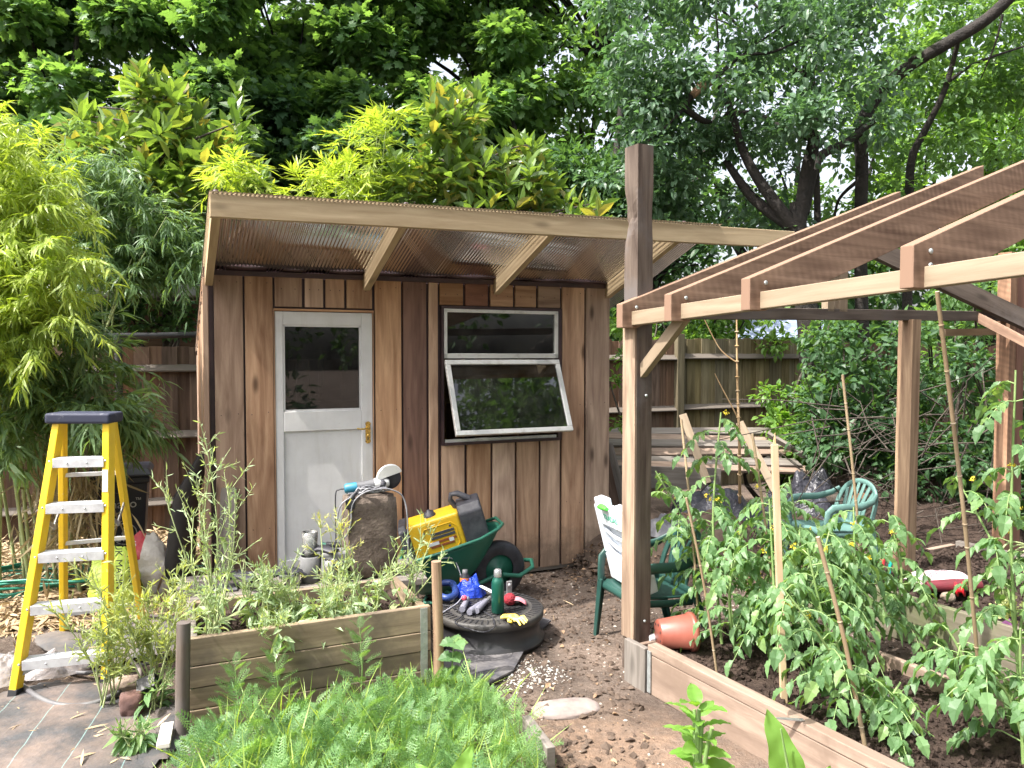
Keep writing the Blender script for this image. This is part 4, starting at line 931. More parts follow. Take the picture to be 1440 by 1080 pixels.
# gloves, visor and muffs
def glove(label, c, ang, mat, s=1.0, name='work_glove', lift=.02):
    g = thing(name, label, 'glove', tuple(c)); X = np.array([math.cos(ang), math.sin(ang), 0]); Y = np.array([-math.sin(ang), math.cos(ang), 0]); c = np.array(c)
    q = MB(); q.tube([c-X*.09*s+ZZ*lift, c-X*.03*s+ZZ*(lift+.01), c+ZZ*(lift+.012), c+X*.035*s+ZZ*lift], [.04*s, .036*s, .045*s, .04*s], 12, .38)
    for k, o_ in enumerate((-.033, -.011, .011, .033)):
        L_ = (.065, .078, .073, .058)[k]*s; b = c+X*.03*s+Y*o_*s+ZZ*lift
        q.tube([b, b+X*L_*.5+Y*o_*.3+ZZ*.01, b+X*L_+Y*o_*.5+ZZ*(-.012)], [.0115*s, .011*s, .007*s], 8)
    b = c-X*.02*s-Y*.035*s+ZZ*lift; q.tube([b, b-Y*.03*s+X*.02*s, b-Y*.038*s+X*.05*s], [.013*s, .012*s, .008*s], 8)
    q.build('shell', mat, g); return g
M_gb = plain('black_rubber', (.018, .018, .024), .5, c2=(.04, .04, .05), ns=12, bmp=.5)
glove('black rubber work glove on the bench left of the pale block', Bn(395, d=.1)+ZZ*.02, .6, M_gb, 1.2, lift=.045)
glove('black and white glove on the bench behind the tall weeds', Bn(335, d=.12)+ZZ*.02, 2.6, M_gb, 1.15, lift=.04)
glove('dark glove draped over the grey tub', Bn(452, d=.12)+ZZ*.165, 2.8, M_gb, 1.0, lift=.01)
q = MB(); q.box(Bn(300, d=.14)+ZZ*.006, (.2, .13, .008), np.stack([eX, eY, ZZ], 1)); o = q.build('slate', plain('slate', (.1, .1, .11), .6), None, .002); tag(o, 'thin dark slate lying on the left end of the bench', 'slate')
# block with grinder
blk = plain('felt_block', (.15, .12, .1), .95, c2=(.08, .062, .052), ns=13, bmp=.9, bs=45, bd=.012, spec=.15)
bc_ = Bn(524, d=.18); bc_[2] = bz; BH = .47
o = rock('stone_block', 'tall rough dark brown block standing on the bench with the grinder on top', 'block', bc_+ZZ*BH/2, (.29, .22, BH), blk, 21, .41, .85, .04)
grn = thing('angle_grinder', 'angle grinder with blue handle and pale disc guard on top of the brown block', 'power tool', tuple(bc_+ZZ*BH))
gt = bc_+ZZ*(BH+.045); gx = nrm(eX+ZZ*.1)
M_blue = plain('tool_blue', (.02, .16, .25), .45, c2=(.03, .2, .3)); M_grycase = plain('tool_grey', (.12, .12, .13), .5)
q = MB(); q.tube([gt-gx*.14, gt-gx*.13, gt-gx*.07], [.022, .03, .03], 12); q.build('handle', M_blue, grn)
q = MB(); q.tube([gt-gx*.07, gt-gx*.04, gt+gx*.03], [.028, .027, .033], 12); q.build('body', M_grycase, grn)
q = MB(); q.tube([gt+gx*.03, gt+gx*.05, gt+gx*.1, gt+gx*.115], [.036, .036, .03, .02], 12); q.build('gear_head', M_alu, grn)
gd = gt+gx*.115+ZZ*.03; M_g = np.stack([gx, ZZ, SN], 1)
q = MB(); n_ = 18; 
arc_ = [(.07*math.cos(a), .07*math.sin(a)) for a in np.linspace(R(20), R(185), n_)]
q.prism(arc_, gd+SN*.02, gx, ZZ, SN, .004); q.tube([gd+gx*x+ZZ*y+SN*.01 for x, y in arc_], .008, 6); q.build('guard', M_alu, grn)
q = MB(); q.lathe([(0, -.004), (.058, -.004), (.058, .004), (0, .004)], gd+gx*.012-ZZ*.012, 28, M_g); q.build('disc', M_gb, grn)
q = MB(); q.tube([gt+gx*.07+ZZ*.02, gt+gx*.07+SN*.06+ZZ*.01, gt+gx*.05+SN*.1], [.012, .014, .013], 10); q.build('side_handle', M_gb, grn)
tb = bc_+ZZ*(BH+.012)
def loopcable(pts, r=.0045): return pts
cb = hose('power_cable', None, [gt-gx*.14, gt-gx*.17+ZZ*.0, gt-gx*.19-ZZ*.03, gt-gx*.19-ZZ*.25, gt-gx*.19-ZZ*.4, gt-gx*.18-ZZ*.44], .004, M_gb, n=6); cb.name = 'cable'; cb.parent = grn; cb.location = -Vector(wloc(grn))
pts = [tb-eX*.13+SN*.05]
for k in range(30):
    a = k*.62; pts.append(tb+eX*(.09*math.cos(a)+.01*math.sin(k*3)+(.02*math.sin(k*.5)))+SN*(.07+.045*math.sin(a*1.0))+ZZ*(.01+.012*(k % 3)-.07*max(0, math.sin(a))*((k//5) % 2)))
for dx in ((-.15, -.02), (-.2, -.1), (-.19, -.2), (-.16, -.23), (-.13, -.15), (-.12, -.05), (-.06, .01), (.04, .03), (.1, .02), (.16, -.02), (.185, -.12), (.19, -.3), (.19, -.4)): pts.append(tb+eX*dx[0]+ZZ*dx[1]+SN*.12)
hose('extension_cable', 'tangled grey extension cable looped over the brown block under the grinder', pts, .0045, plain('cable_grey', (.14, .14, .16), .45, c2=(.28, .28, .3), ns=6), 'cable', 6)
pg = tb-eX*.13+SN*.1-ZZ*.05
q = MB(); q.box(pg, (.05, .045, .05), np.stack([eX, eY, ZZ], 1)); q.tube([pg+ZZ*.02, pg+ZZ*.05+eX*.02, pg+ZZ*.07+eX*.04], [.02, .014, .006], 10); o = q.build('plug', M_gb, None, .006); tag(o, 'black plug hanging off the left edge of the brown block', 'plug')

# ================= WHEELBARROW + GENERATOR =================
M_wbg = plain('barrow_green', (.02, .13, .085), .4, c2=(.035, .17, .12), ns=5, lo=.5, hi=.8)
wbar = thing('wheelbarrow', 'dark green wheelbarrow in front of the shed carrying the yellow generator', 'wheelbarrow', tuple(G(650, 850)))
def Wb(px, py, Y): return W(px, py, Y)
# tray: rim and floor loops
YB = 4.95
rimF = [Wb(562, 796, YB-.2), Wb(620, 778, YB-.17), Wb(676, 758, YB-.12), Wb(700, 744, YB-.02)]
rimB = [Wb(566, 772, YB+.32), Wb(620, 755, YB+.34), Wb(672, 737, YB+.34), Wb(697, 728, YB+.28)]
tip = [Wb(707, 737, YB+.12)]
fl_ = [Wb(580, 850, YB-.02), Wb(620, 846, YB-.02), Wb(655, 830, YB), Wb(662, 815, YB+.08)]
flb = [Wb(582, 835, YB+.24), Wb(620, 833, YB+.24), Wb(650, 820, YB+.24), Wb(660, 808, YB+.2)]
ring = rimF+tip+rimB[::-1]; flr = fl_+[Wb(666, 808, YB+.14)]+flb[::-1]
mb = MB(); k = len(ring); vs = ring+[(np.array(a)+np.array(b))/2-ZZ*.01 for a, b in zip(ring, flr)]+flr
fs = [(j*k+i, j*k+(i+1) % k, (j+1)*k+(i+1) % k, (j+1)*k+i) for j in range(2) for i in range(k)]+[tuple(2*k+i for i in range(k))]
mb.add(vs, fs, None, True); mb.build('tray', M_wbg, wbar, 0, .006, 1)
q = MB(); q.tube(ring+[ring[0]], .011, 8); q.build('rim', M_wbg, wbar)
wc = Wb(700, 812, 5.12); wc[2] = .19
q = MB(); Mw = np.stack([SX, ZZ, SN], 1)
q.lathe([(.10, -.035), (.13, -.045), (.17, -.043), (.187, -.025), (.192, 0), (.187, .025), (.17, .043), (.13, .045), (.10, .035)], wc, 40, Mw); wh = q.build('wheel', M_gb, wbar)
q = MB(); q.lathe([(.0, -.03), (.025, -.03), (.03, -.012), (.1, -.02), (.105, 0), (.1, .02), (.03, .012), (.025, .03), (0, .03)], wc, 28, Mw); q.build('hub', M_wbg, wh)
for sd in (-.13, .15):
    q = MB(); hz_ = wc-SN*sd
    q.tube([Wb(452, 766, YB+.1+(.0 if sd < 0 else .35)), Wb(490, 768, YB+.1+(.0 if sd < 0 else .33)), Wb(560, 800, YB+(.0 if sd < 0 else .3)), Wb(640, 838, YB+(0 if sd < 0 else .2)), wc-SN*sd*.45+SX*-.02-ZZ*.02], .015, 10); q.build('handle_tube', M_wbg, wbar)
q = MB(); q.tube([wc+SN*.08-ZZ*.02, wc+SN*.09+SX*.12-ZZ*.04, wc+SN*.06+SX*.23-ZZ*.0, wc+SX*.25+ZZ*.03, wc-SN*.06+SX*.22+ZZ*.02, wc-SN*.09+SX*.1-ZZ*.03, wc-SN*.08-ZZ*.02], .015, 10); q.build('front_loop', M_wbg, wbar)
for Yo in (0, .28):
    q = MB(); a = Wb(600, 838, YB+Yo); q.tube([a, [a[0]-.02, a[1]-.02, .02], [a[0]+.1, a[1]-.01, .012], a+SX*.12], .013, 8); q.build('leg', M_wbg, wbar)
q = MB(); q.tube([Wb(459, 766, YB+.1), Wb(484, 767, YB+.1)], .019, 10); q.build('grip', M_gb, wbar)
# generator, frame from the front face corners
gY = YB+.02
A_ = Wb(566, 744, gY); gX = nrm(Wb(668, 712, gY+.04)-A_); gN = nrm(SN-gX*(SN@gX)); gZ = np.cross(gN, gX)*-1; gZ = gZ if gZ[2] > 0 else -gZ
gen = thing('generator', 'yellow and black suitcase generator tilted in the wheelbarrow tray', 'generator', tuple(A_-gZ*.3+gX*.2))
GM = np.stack([gX, gN, gZ], 1)
M_gy = plain('generator_yellow', (.72, .44, .02), .4, c2=(.5, .32, .05), ns=7, lo=.5, hi=.75); M_gk = plain('generator_black', (.03, .03, .04), .5, c2=(.07, .07, .08), ns=12)
def gb(mb, x0, x1, n0, n1, z0, z1, tp=None): mb.box(A_+gX*(x0+x1)/2+gN*(n0+n1)/2+gZ*(z0+z1)/2, (x1-x0, n1-n0, z1-z0), GM)
q = MB(); gb(q, .02, .375, -.22, .0, -.25, 0.0); q.build('body', M_gy, gen, .02, seg=3)
def endcap(x0, x1, gr):
    mb = MB(); poly = [(-.235, -.26), (.012, -.26), (.012, -.02), (-.03, gr), (-.2, gr), (-.235, -.02)]
    mb.prism(poly, A_+gX*(x0+x1)/2, gN, gZ, gX, x1-x0); return mb.build('end_cover', M_gk, gen, .012, seg=3)
endcap(.372, .53, .03); endcap(-.035, .022, .008)
q = MB(); hc = A_+gN*-.11
q.tube([hc+gX*.37-gZ*.01, hc+gX*.345+gZ*.06, hc+gX*.36+gZ*.095, hc+gX*.40+gZ*.09, hc+gX*.47+gZ*.03], [.024, .022, .02, .022, .024], 12, .8); q.build('handle', M_gk, gen)
q = MB(); q.lathe([(0, .045), (.012, .044), (.014, .034), (.032, .03), (.036, .012), (.042, .008), (.042, 0)], A_+gX*.185-gN*.1+gZ*.0, 20, GM); q.build('fuel_cap', M_gk, gen)
q = MB()
q.tube([A_+gX*x+gZ*z+gN*.002 for x, z in ((.13, -.05), (.31, -.05), (.335, -.08), (.335, -.2), (.3, -.23), (.13, -.23), (.105, -.2), (.105, -.08), (.13, -.05))], .003, 6); q.build('panel_seam', M_gy, gen)
q = MB()
for i, z in enumerate((-.10, -.125)): gb(q, .16, .32, -.002, .004, z-.009, z+.009)
for x, z in ((.12, -.075), (.30, -.072)): q.lathe([(.009, 0), (.008, .004), (0, .005)], A_+gX*x+gZ*z, 10, np.stack([gX, gZ, gN], 1))
gb(q, .02, .03, -.2, .001, -.24, -.01); q.build('vent', M_gk, gen, .001)
q = MB(); gb(q, .16, .32, -.002, .0035, -.163, -.147); gb(q, .14, .30, -.002, .0035, -.19, -.175); q.build('sticker_red', plain('sticker_brown', (.28, .08, .03), .5), gen)
q = MB(); gb(q, .13, .20, -.002, .004, -.172, -.15); gb(q, .27, .3, -.002, .004, -.175, -.15); q.build('sticker', M_print, gen)

# ================= ROUND BLACK CHAMBER WITH CLUTTER =================
dc_ = np.array([-.13, 4.35, 0])
ch_ = thing('inspection_chamber', 'low round black plastic chamber with patterned lid beside the path', 'chamber', tuple(dc_))
q = MB(); q.lathe([(.0, .01), (.31, .01), (.315, .03), (.29, .045), (.285, .14), (.30, .145)], dc_, 48); q.build('body', M_blackpl, ch_)
q = MB(); q.lathe([(.30, .14), (.31, .145), (.312, .178), (.302, .186), (.235, .188), (.232, .181), (.226, .188), (.0, .19)], dc_, 56); ld = q.build('lid', plain('lid_black', (.03, .029, .03), .55, c2=(.06, .055, .05), ns=8, bmp=.3), ch_)
q = MB()
for k in range(56):
    a = k*2*math.pi/56; D = np.array([math.cos(a), math.sin(a), 0]); q.beam(dc_+D*.245+ZZ*.19, dc_+D*.296+ZZ*.188, .007, .004)
for i in range(-6, 7):
    for s_ in (1, -1):
        D = nrm(np.array([1, s_*.8, 0])); N_ = np.array([-D[1], D[0], 0]); o_ = i*.033; hl = math.sqrt(max(.21**2-o_**2, 0))
        if hl > .02: q.beam(dc_+N_*o_-D*hl+ZZ*.191, dc_+N_*o_+D*hl+ZZ*.191, .004, .003)
q.build('tread_pattern', M_blackpl, ld)
lz_ = .194
def onlid(px, py): p = G(px, py, lz_); return p
bt = onlid(700, 861)
bo = thing('drink_bottle', 'dark green metal drink bottle with silver cap standing on the round lid', 'bottle', tuple(bt))
q = MB(); q.lathe([(0, 0), (.032, 0), (.035, .004), (.035, .165), (.030, .185), (.018, .2), (.017, .215), (0, .215)], bt, 28); q.build('flask', plain('flask_green', (.01, .085, .06), .3, .3, c2=(.012, .095, .07)), bo)
q = MB(); q.lathe([(.0205, .2), (.0215, .205), (.0215, .235), (.016, .242), (0, .243)], bt, 24); q.build('cap', M_steel, bo)
M_bluebag = plain('blue_bag', (.008, .035, .35), .3, c2=(.015, .06, .45), ns=9, bmp=.9, bs=22, bd=.02)
crumple('blue_bag', 'bright blue crumpled plastic bag on the back of the round lid', 'plastic bag', onlid(660, 836), .10, .07, .12, M_bluebag, 6)
q = MB(); q.lathe([(0, 0), (.03, 0), (.03, .09), (.014, .11), (.014, .115)], onlid(654, 836)+ZZ*.02, 18); so_ = thing('small_bottle', 'small bottle with an orange label standing in the blue bag', 'bottle', tuple(onlid(654, 836)))
q.build('flask', M_gb, so_); q = MB(); q.lathe([(.0305, .045), (.0305, .085)], onlid(654, 836)+ZZ*.02, 18); q.build('label_band', plain('orange', (.75, .2, .04), .5), so_)
q = MB(); q.lathe([(.0, .13), (.016, .129), (.016, .11)], onlid(654, 836)+ZZ*.02, 16); q.build('cap', M_grycase, so_)
hose('blue_strap', 'coiled blue hose piece at the left side of the round lid', [onlid(612, 842)+ZZ*.03, onlid(628, 848)+ZZ*.03, onlid(640, 842)+ZZ*.03, onlid(636, 832)+ZZ*.05, onlid(618, 832)+ZZ*.05], .02, plain('blue_tube', (.02, .05, .2), .4), 'hose', 10)
# yarn ball, paper, glove, pliers, buckle
q = MB(); bb = onlid(717, 850)+ZZ*.03
q.lathe([(.034*math.sin(t), -.034*math.cos(t)) for t in np.linspace(0, math.pi, 12)], bb, 20)
for k in range(14):
    a1 = rdir(1)[0]; F1 = orient(a1); q.tube([bb+.0345*(math.cos(t)*F1[:, 1]+math.sin(t)*F1[:, 2]) for t in np.linspace(0, 2*math.pi, 21)], .002, 5)
o = q.build('twine_ball', plain('red_twine', (.3, .02, .035), .8)); tag(o, 'dark red ball of twine beside the green bottle', 'twine')
q = MB(); c = onlid(728, 849)+ZZ*.02; q.grid(lambda u, v: c+np.array([.1*(u-.5), .06*(v-.5)*1.3, .02*math.sin(u*3)+.012*math.sin(v*4)-.02*u]), 8, 8); o = q.build('pink_paper', plain('pink_paper', (.72, .25, .3), .6), None, 0, .002); tag(o, 'pink folded paper packet on the right of the round lid', 'paper')
glove('yellow rubber glove draped over the right edge of the round lid', onlid(722, 873)+ZZ*.0, -.55, plain('yellow_glove', (.8, .56, .05), .5, c2=(.85, .7, .25), ns=20), .72, 'rubber_glove', .012)
M_gr = plain('grey_handle', (.2, .2, .25), .5)
for a, b, l in (((660, 866), (677, 853), 'grey-handled trowel lying at the centre of the round lid'), ((670, 864), (684, 850), 'grey torch lying beside the trowel on the round lid'), ((650, 862), (656, 850), 'short grey knob-ended tool by the red ball')):
    A1, C1 = onlid(*a)+ZZ*.02, onlid(*b)+ZZ*.02; t_ = thing('hand_tool', l, 'tool', tuple(A1)); q = MB(); q.tube([A1, A1+(C1-A1)*.15, C1], [.017, .019, .014], 12); q.build('handle', M_gr, t_)
    q = MB(); q.tube([C1, C1+(C1-A1)*.35], [.009, .012], 10); q.build('head', M_steel, t_)
q = MB(); bb = onlid(653, 852)+ZZ*.045; q.lathe([(.016*math.sin(t), -.016*math.cos(t)) for t in np.linspace(0, math.pi, 9)], bb, 14); o = q.build('toy_ball', plain('pinkred', (.6, .06, .1), .5)); tag(o, 'small pinkish red ball lying in front of the blue bag', 'ball')
q = MB(); c = onlid(716, 838)+ZZ*.045; q.box(c, (.035, .012, .09), np.stack([SX, SN, ZZ], 1)); q.lathe([(.012, 0), (.012, .006), (0, .008)], c+SN*.006+ZZ*.02, 12, np.stack([SX, ZZ, SN], 1)); o = q.build('metal_clamp', M_steel, None, .004); tag(o, 'small steel clamp standing behind the twine ball', 'clamp')
q = MB(); q.tube([onlid(676, 838)+ZZ*.06, onlid(694, 845)+ZZ*.05], [.012, .016], 10, .3); o = q.build('putty_knife', M_print, None); tag(o, 'white plastic blade lying against the blue bag', 'tool')
hose('black_cable', 'thin black cable looping over the front of the round lid', [onlid(618, 850), onlid(640, 855), onlid(650, 866)+ZZ*.004, onlid(640, 875), onlid(655, 884)+ZZ*.004, onlid(680, 889), onlid(695, 882), onlid(692, 868), onlid(676, 858)], .0038, M_gb, 'cable', 6)
hose('grey_cable', 'thin grey cable hanging from the barrow handle to the round lid', [Wb(622, 785, 4.6), onlid(640, 815)+ZZ*.12, onlid(652, 835)+ZZ*.03, onlid(645, 846), onlid(628, 858), onlid(612, 868)], .004, plain('cable_lt', (.35, .35, .4), .4), 'cable', 6)
# rubber mat underneath
q = MB(); pl = [G(600, 960), G(690, 968), G(722, 948), G(745, 905), G(775, 880), G(760, 872), G(640, 900)]
mb = MB(); mb.add([p*[1, 1, 0]+ZZ*(.022+.008*math.sin(i*2)) for i, p in enumerate(pl)], [tuple(range(len(pl)))]); o = mb.build('rubber_mat', plain('mat', (.05, .05, .06), .6, c2=(.16, .15, .15), ns=7, bmp=.4), None, 0, .01); tag(o, 'dusty black rubber mat sticking out from under the round chamber', 'mat')

# ================= PLASTIC CHAIRS =================
def chair(label, C, face, mat, s=.9, seatw=.5):
    f = np.array([math.cos(face), math.sin(face), 0]); w_ = np.array([f[1], -f[0], 0])*-1
    c = np.array([C[0], C[1], 0.]); P = lambda x, y, z: c+s*(f*x+w_*y)+ZZ*z*s
    t = thing('garden_chair', label, 'chair', tuple(c), 'green plastic garden chairs')
    q = MB()
    def seat(u, v):
        x = .24-.46*u; y = (v-.5)*(.48-.06*u)
        return P(x, y, .42-.035*math.sin(math.pi*min(1, u*1.1))*(1-(2*v-1)**4)-.03*u+(.0 if u > .06 else -.03*(1-u/.06)))
    q.grid(seat, 14, 12); q.build('seat', mat, t, 0, .012)
    # backrest: hooped frame and slats
    q = MB(); hoop = []
    for k in range(17):
        a = math.pi*k/16; y = .225*math.cos(a)*(1.0+.12*math.sin(a)); z = .44+.38*math.sin(a)**.62
        z = .44+(z-.44)*.92; hoop.append(P(-.22-.10*(z-.44)/.38-.025*math.sin(a), y*1.05, z))
    q.tube(hoop, .021, 10, .55, f, fixed=True); bk_ = q.build('backrest', mat, t)
    for k in range(6):
        y = -.135+.054*k; q = MB()
        q.tube([P(-.215, y*.8, .40), P(-.25, y*.95, .58), P(-.33, y*1.3, .775-.35*abs(y)**1.6*2.4)], [.017, .02, .016], 8, .4, f, fixed=True); q.build('slat', mat, bk_)
    q = MB(); q.tube([P(-.212, -.2, .415), P(-.222, 0, .41), P(-.212, .2, .415)], .022, 8, .6, f, fixed=True); q.build('lower_rail', mat, bk_)
    for sy in (-1, 1):
        q = MB(); q.tube([P(-.285, sy*.235, .70), P(-.22, sy*.265, .655), P(-.08, sy*.285, .62), P(.1, sy*.285, .625), P(.19, sy*.275, .62), P(.235, sy*.265, .58), P(.245, sy*.26, .50), P(.245, sy*.255, .42)], [.018, .024, .027, .028, .03, .028, .024, .026], 10, .5, ZZ if False else w_, fixed=False); q.build('armrest', mat, t)
        for sx in (-1, 1):
            q = MB(); x0 = .235 if sx > 0 else -.2; x1 = .27 if sx > 0 else -.33
            a, b = P(x0, sy*.24, .43), P(x1, sy*.275, .0)
            hw0, hw1 = .032*s, .02*s
            for (ua, ub, dx_, dy_) in ((0, 1, 1, 0), (0, 1, 0, 1)):
                pass
            # L section tapering to the foot
            k = .007*s
            poly = lambda h: [(h, h), (h, h-2*k), (h-2*k, h-2*k) if False else (-h, h-2*k), (-h, h)]
            vs = []
            for P0, h in ((a, hw0), ((a+b)/2, (hw0+hw1)/2*1.02), (b, hw1)):
                for (px_, py_) in ((h, h), (h, -h), (h-2*k, -h), (h-2*k, h-2*k), (-h, h-2*k), (-h, h)):
                    vs.append(P0+f*px_*sx+w_*py_*sy)
            fs = [(i*6+j, i*6+(j+1) % 6, (i+1)*6+(j+1) % 6, (i+1)*6+j) for i in range(2) for j in range(6)]+[(5, 4, 3, 2, 1, 0), tuple(range(12, 18))]
            q.add(vs, fs); q.build('leg', mat, t, .003)
    q = MB(); q.tube([P(.24, -.235, .385), P(.245, 0, .395), P(.24, .235, .385)], .022, 8, .6, f, fixed=True); q.tube([P(-.2, -.22, .36), P(-.21, .22, .36)], .018, 8, .6, f, fixed=True)
    for sy in (-1, 1): q.tube([P(.24, sy*.24, .385), P(0, sy*.25, .372), P(-.2, sy*.235, .36)], .02, 8, .5, w_, fixed=True)
    q.build('seat_rim', mat, t); return t
M_cg = plain('chair_green', (.014, .05, .042), .4, c2=(.02, .065, .054), ns=4, bmp=.05)
M_cg2 = plain('chair_green_sunlit', (.085, .17, .155), .42, c2=(.11, .21, .19), ns=4)  # paler copy of the chair green, sunlight put into the colour
chair('dark green plastic armchair behind the thick post holding the white case', (.765, 4.25), math.radians(199), M_cg, .80)
chair('sunlit pale green plastic armchair at the back among the tomatoes', (2.40, 5.75), math.radians(196), M_cg2, .84)
# white case on the chair
wcs = thing('folding_case', 'white plastic folded case with a green latch leaning in the dark green chair', 'case', (.7, 4.2, .4))
cf = np.array([math.cos(R(199)), math.sin(R(199)), 0]); cw_ = np.array([cf[1], -cf[0], 0])
ct_ = nrm(ZZ+cf*.26); cn = nrm(cf-ct_*(cf@ct_)); cO = np.array([.665, 4.23, .345])
cw_ = -cw_ if cw_[1] > 0 else cw_
M_wh = plain('white_plastic', (.68, .72, .78), .35, c2=(.6, .64, .7), ns=4)
CM2 = np.stack([cw_, cn, ct_], 1)
def cb(mb, x0, x1, z0, z1, n0, n1): mb.box(cO+cw_*(x0+x1)/2+cn*(n0+n1)/2+ct_*(z0+z1)/2, (x1-x0, n1-n0, z1-z0), CM2)
q = MB(); cb(q, -.2, .2, .0, .16, -.06, .03); q.build('lower_box', M_wh, wcs, .01)
q = MB(); cb(q, -.2, .2, .34, .45, -.03, .03); cb(q, -.2, -.15, .16, .345, -.03, .03); cb(q, .15, .2, .16, .345, -.03, .03); cb(q, -.19, -.07, .448, .49, -.03, .025); cb(q, .03, .19, .448, .475, -.03, .025); cb(q, -.152, .152, .16, .345, -.03, -.012); q.build('panel', M_wh, wcs, .008)
for k, z in enumerate((.30, .235, .18)):
    q = MB(); q.tube([cO+cw_*x+ct_*(z-.03*(1-(x/.16)**2))+cn*.008 for x in np.linspace(-.16, .16, 9)], .014, 8, .6, cn, fixed=True); q.build('rib', M_wh, wcs)
q = MB(); q.tube([cO+cw_*-.09+ct_*.455+cn*.03, cO+cw_*-.06+ct_*.465+cn*.045, cO+cw_*-.01+ct_*.455+cn*.035], [.018, .026, .016], 10, .6); q.build('latch', plain('latch_green', (.08, .72, .05), .4), wcs)
text_mb('TRADAS', .045, cO+cw_*-.01+ct_*.395+cn*.031, -cw_ if (-cw_)[0] > 0 else cw_, ct_, plain('logo_green', (.1, .5, .3), .5), 'lettering', wcs)
# terracotta pot on its side
pc_ = G(925, 912, .15); pd = nrm(np.array([1, .12, .02])); Mp = orient(pd)[:, [1, 2, 0]]
pt = thing('plant_pot', 'terracotta coloured plastic pot lying on its side behind the thick post', 'pot', tuple(pc_+[0.03, 0, 0]))
M_tc = plain('terracotta_plastic', (.22, .06, .042), .4, c2=(.26, .085, .06), ns=5, bmp=.1)
q = MB(); q.lathe([(0, 0), (.065, 0), (.07, .004), (.088, .16), (.095, .16), (.097, .185), (.092, .185), (.085, .16), (.066, .01), (0, .008)], pc_+ZZ*.075, 32, Mp); q.build('body', M_tc, pt)
q = MB()
for a in range(7):
    q.lathe([(.007, -.002), (0, -.0025)], pc_+ZZ*.075+Mp[:, 0]*.05*math.cos(a*.9)+Mp[:, 1]*.05*math.sin(a*.9), 8, Mp)
q.build('drain_hole', M_gb, pt)
q = MB(); q.tube([pc_+[-.04, .05, .03], pc_+[.02, .08, .03]], .022, 10); o = q.build('pipe_offcut', M_print); tag(o, 'white plastic pipe end lying beside the terracotta pot', 'pipe')

# ================= LEANING BOARDS, TARP, HEAP =================
lb = thing('board_stack', 'leaning panel of weathered boards tilted in front of the back fence', 'boards', tuple(G(980, 700)*[1, 1, 0]))
a, b, c, d = W(835, 600, 7.9), W(1112, 600, 8.3), W(1140, 668, 7.2), W(850, 660, 6.9)
up_, dn = nrm(d-a), None
for k in range(6):
    t0, t1 = k/6, (k+.93)/6; q = MB(); A1, C1 = a+(d-a)*(t0+t1)/2, b+(c-b)*(t0+t1)/2
    q.beam(A1+rng.normal(0, .01, 3), C1+rng.normal(0, .02, 3)+SX*rng.uniform(-.25, .15), np.linalg.norm(d-a)/6*.93, .025, np.cross(C1-A1, d-a)*-1); q.build('board', W_pink if k % 2 else W_grey, lb, .003)
q = MB(); q.beam(d+ZZ*-.06, c+ZZ*-.06+(d-c)*.45, .04, .2); q.build('edge_board', W_grey, lb, .003)
q = MB(); q.beam(d-ZZ*.1+SX*.1, d*[1, 1, 0]+SX*.15, .06, .06); q.beam(c-ZZ*.1, c*[1, 1, 0], .06, .06); q.build('leg', W_grey, lb, .003)
for p, r_, m_, l in (((960, 583, 6.9), (995, 680, 6.6), W_pinelight, 'pale sawn prop leaning across the board stack at left'), ((1040, 594, 7.0), (1090, 690, 6.7), W_pinelight, 'pale thick prop leaning across the board stack at right'), ((1130, 640, 7), (1082, 612, 7.6), W_grey, 'thin grey board slanting off the right end of the stack'), ((856, 625, 6.6), (885, 735, 6.2), W_grey, 'grey board leaning down beside the right corner of the shed'), ((850, 640, 6.45), (874, 745, 6.1), W_fence, 'dark board slanting in the gap right of the shed')):
    q = MB(); q.beam(W(*p), W(*r_), .07, .03, (0, 1, .3)); o = q.build('loose_board', m_, None, .003); tag(o, l, 'board')
M_tarp = plain('black_tarp', (.03, .03, .04), .28, c2=(.055, .055, .07), ns=5, bmp=1.0, bs=8, bd=.04)
crumple('black_sheeting', 'shiny black plastic sheeting bunched below the leaning boards', 'plastic sheet', W(1010, 715, 6.5)*[1, 1, 0], .8, .45, .5, M_tarp, 13, .3)
crumple('black_sheeting', 'black bin bag heap left of the shrubs behind the green chair', 'plastic sheet', W(1135, 700, 6.9)*[1, 1, 0], .4, .35, .62, M_tarp, 17)
crumple('dark_sheet', 'grey folded sheet on the compost heap behind the thick post', 'plastic sheet', W(935, 722, 5.8)*[1, 1, 0]+ZZ*.28, .22, .18, .12, plain('grey_sheet', (.1, .1, .115), .5, c2=(.16, .16, .18), ns=4, bmp=.4), 19)
hp = crumple('soil_heap', None, None, (1.35, 6.05, -.02), 1.0, .55, .42, M_clod, 23, .3); setting(hp)
hp2 = crumple('soil_bank', None, None, (4.3, 7.4, -.05), 2.4, 1.0, .75, M_clod, 29, .35); setting(hp2); hp2.data.materials[0] = M_darksoil  # darker soil here: the thicket's shade put into the bank colour
n_ = 2500
def heapz(cx, cy, rx, ry, h, ang):
    return lambda x, y: -.02+h*np.clip(1-(((x-cx)*math.cos(ang)+(y-cy)*math.sin(ang))**2/rx**2+(-(x-cx)*math.sin(ang)+(y-cy)*math.cos(ang))**2/ry**2)**1.1, 0, 1)*.85
scatter('heap_clods', M_clod, 1600, (.4, 2.3, 5.5, 6.6, None), (.01, .05), t_rock(), .0, .8, heapz(1.35, 6.05, 1.0, .55, .42, .3))
scatter('wood_chips', M_litter, 2200, (.4, 2.3, 5.4, 6.6, None), (.02, .06), t_oval(.35, .1, .1), .02, .8, heapz(1.35, 6.05, 1.0, .55, .42, .3))
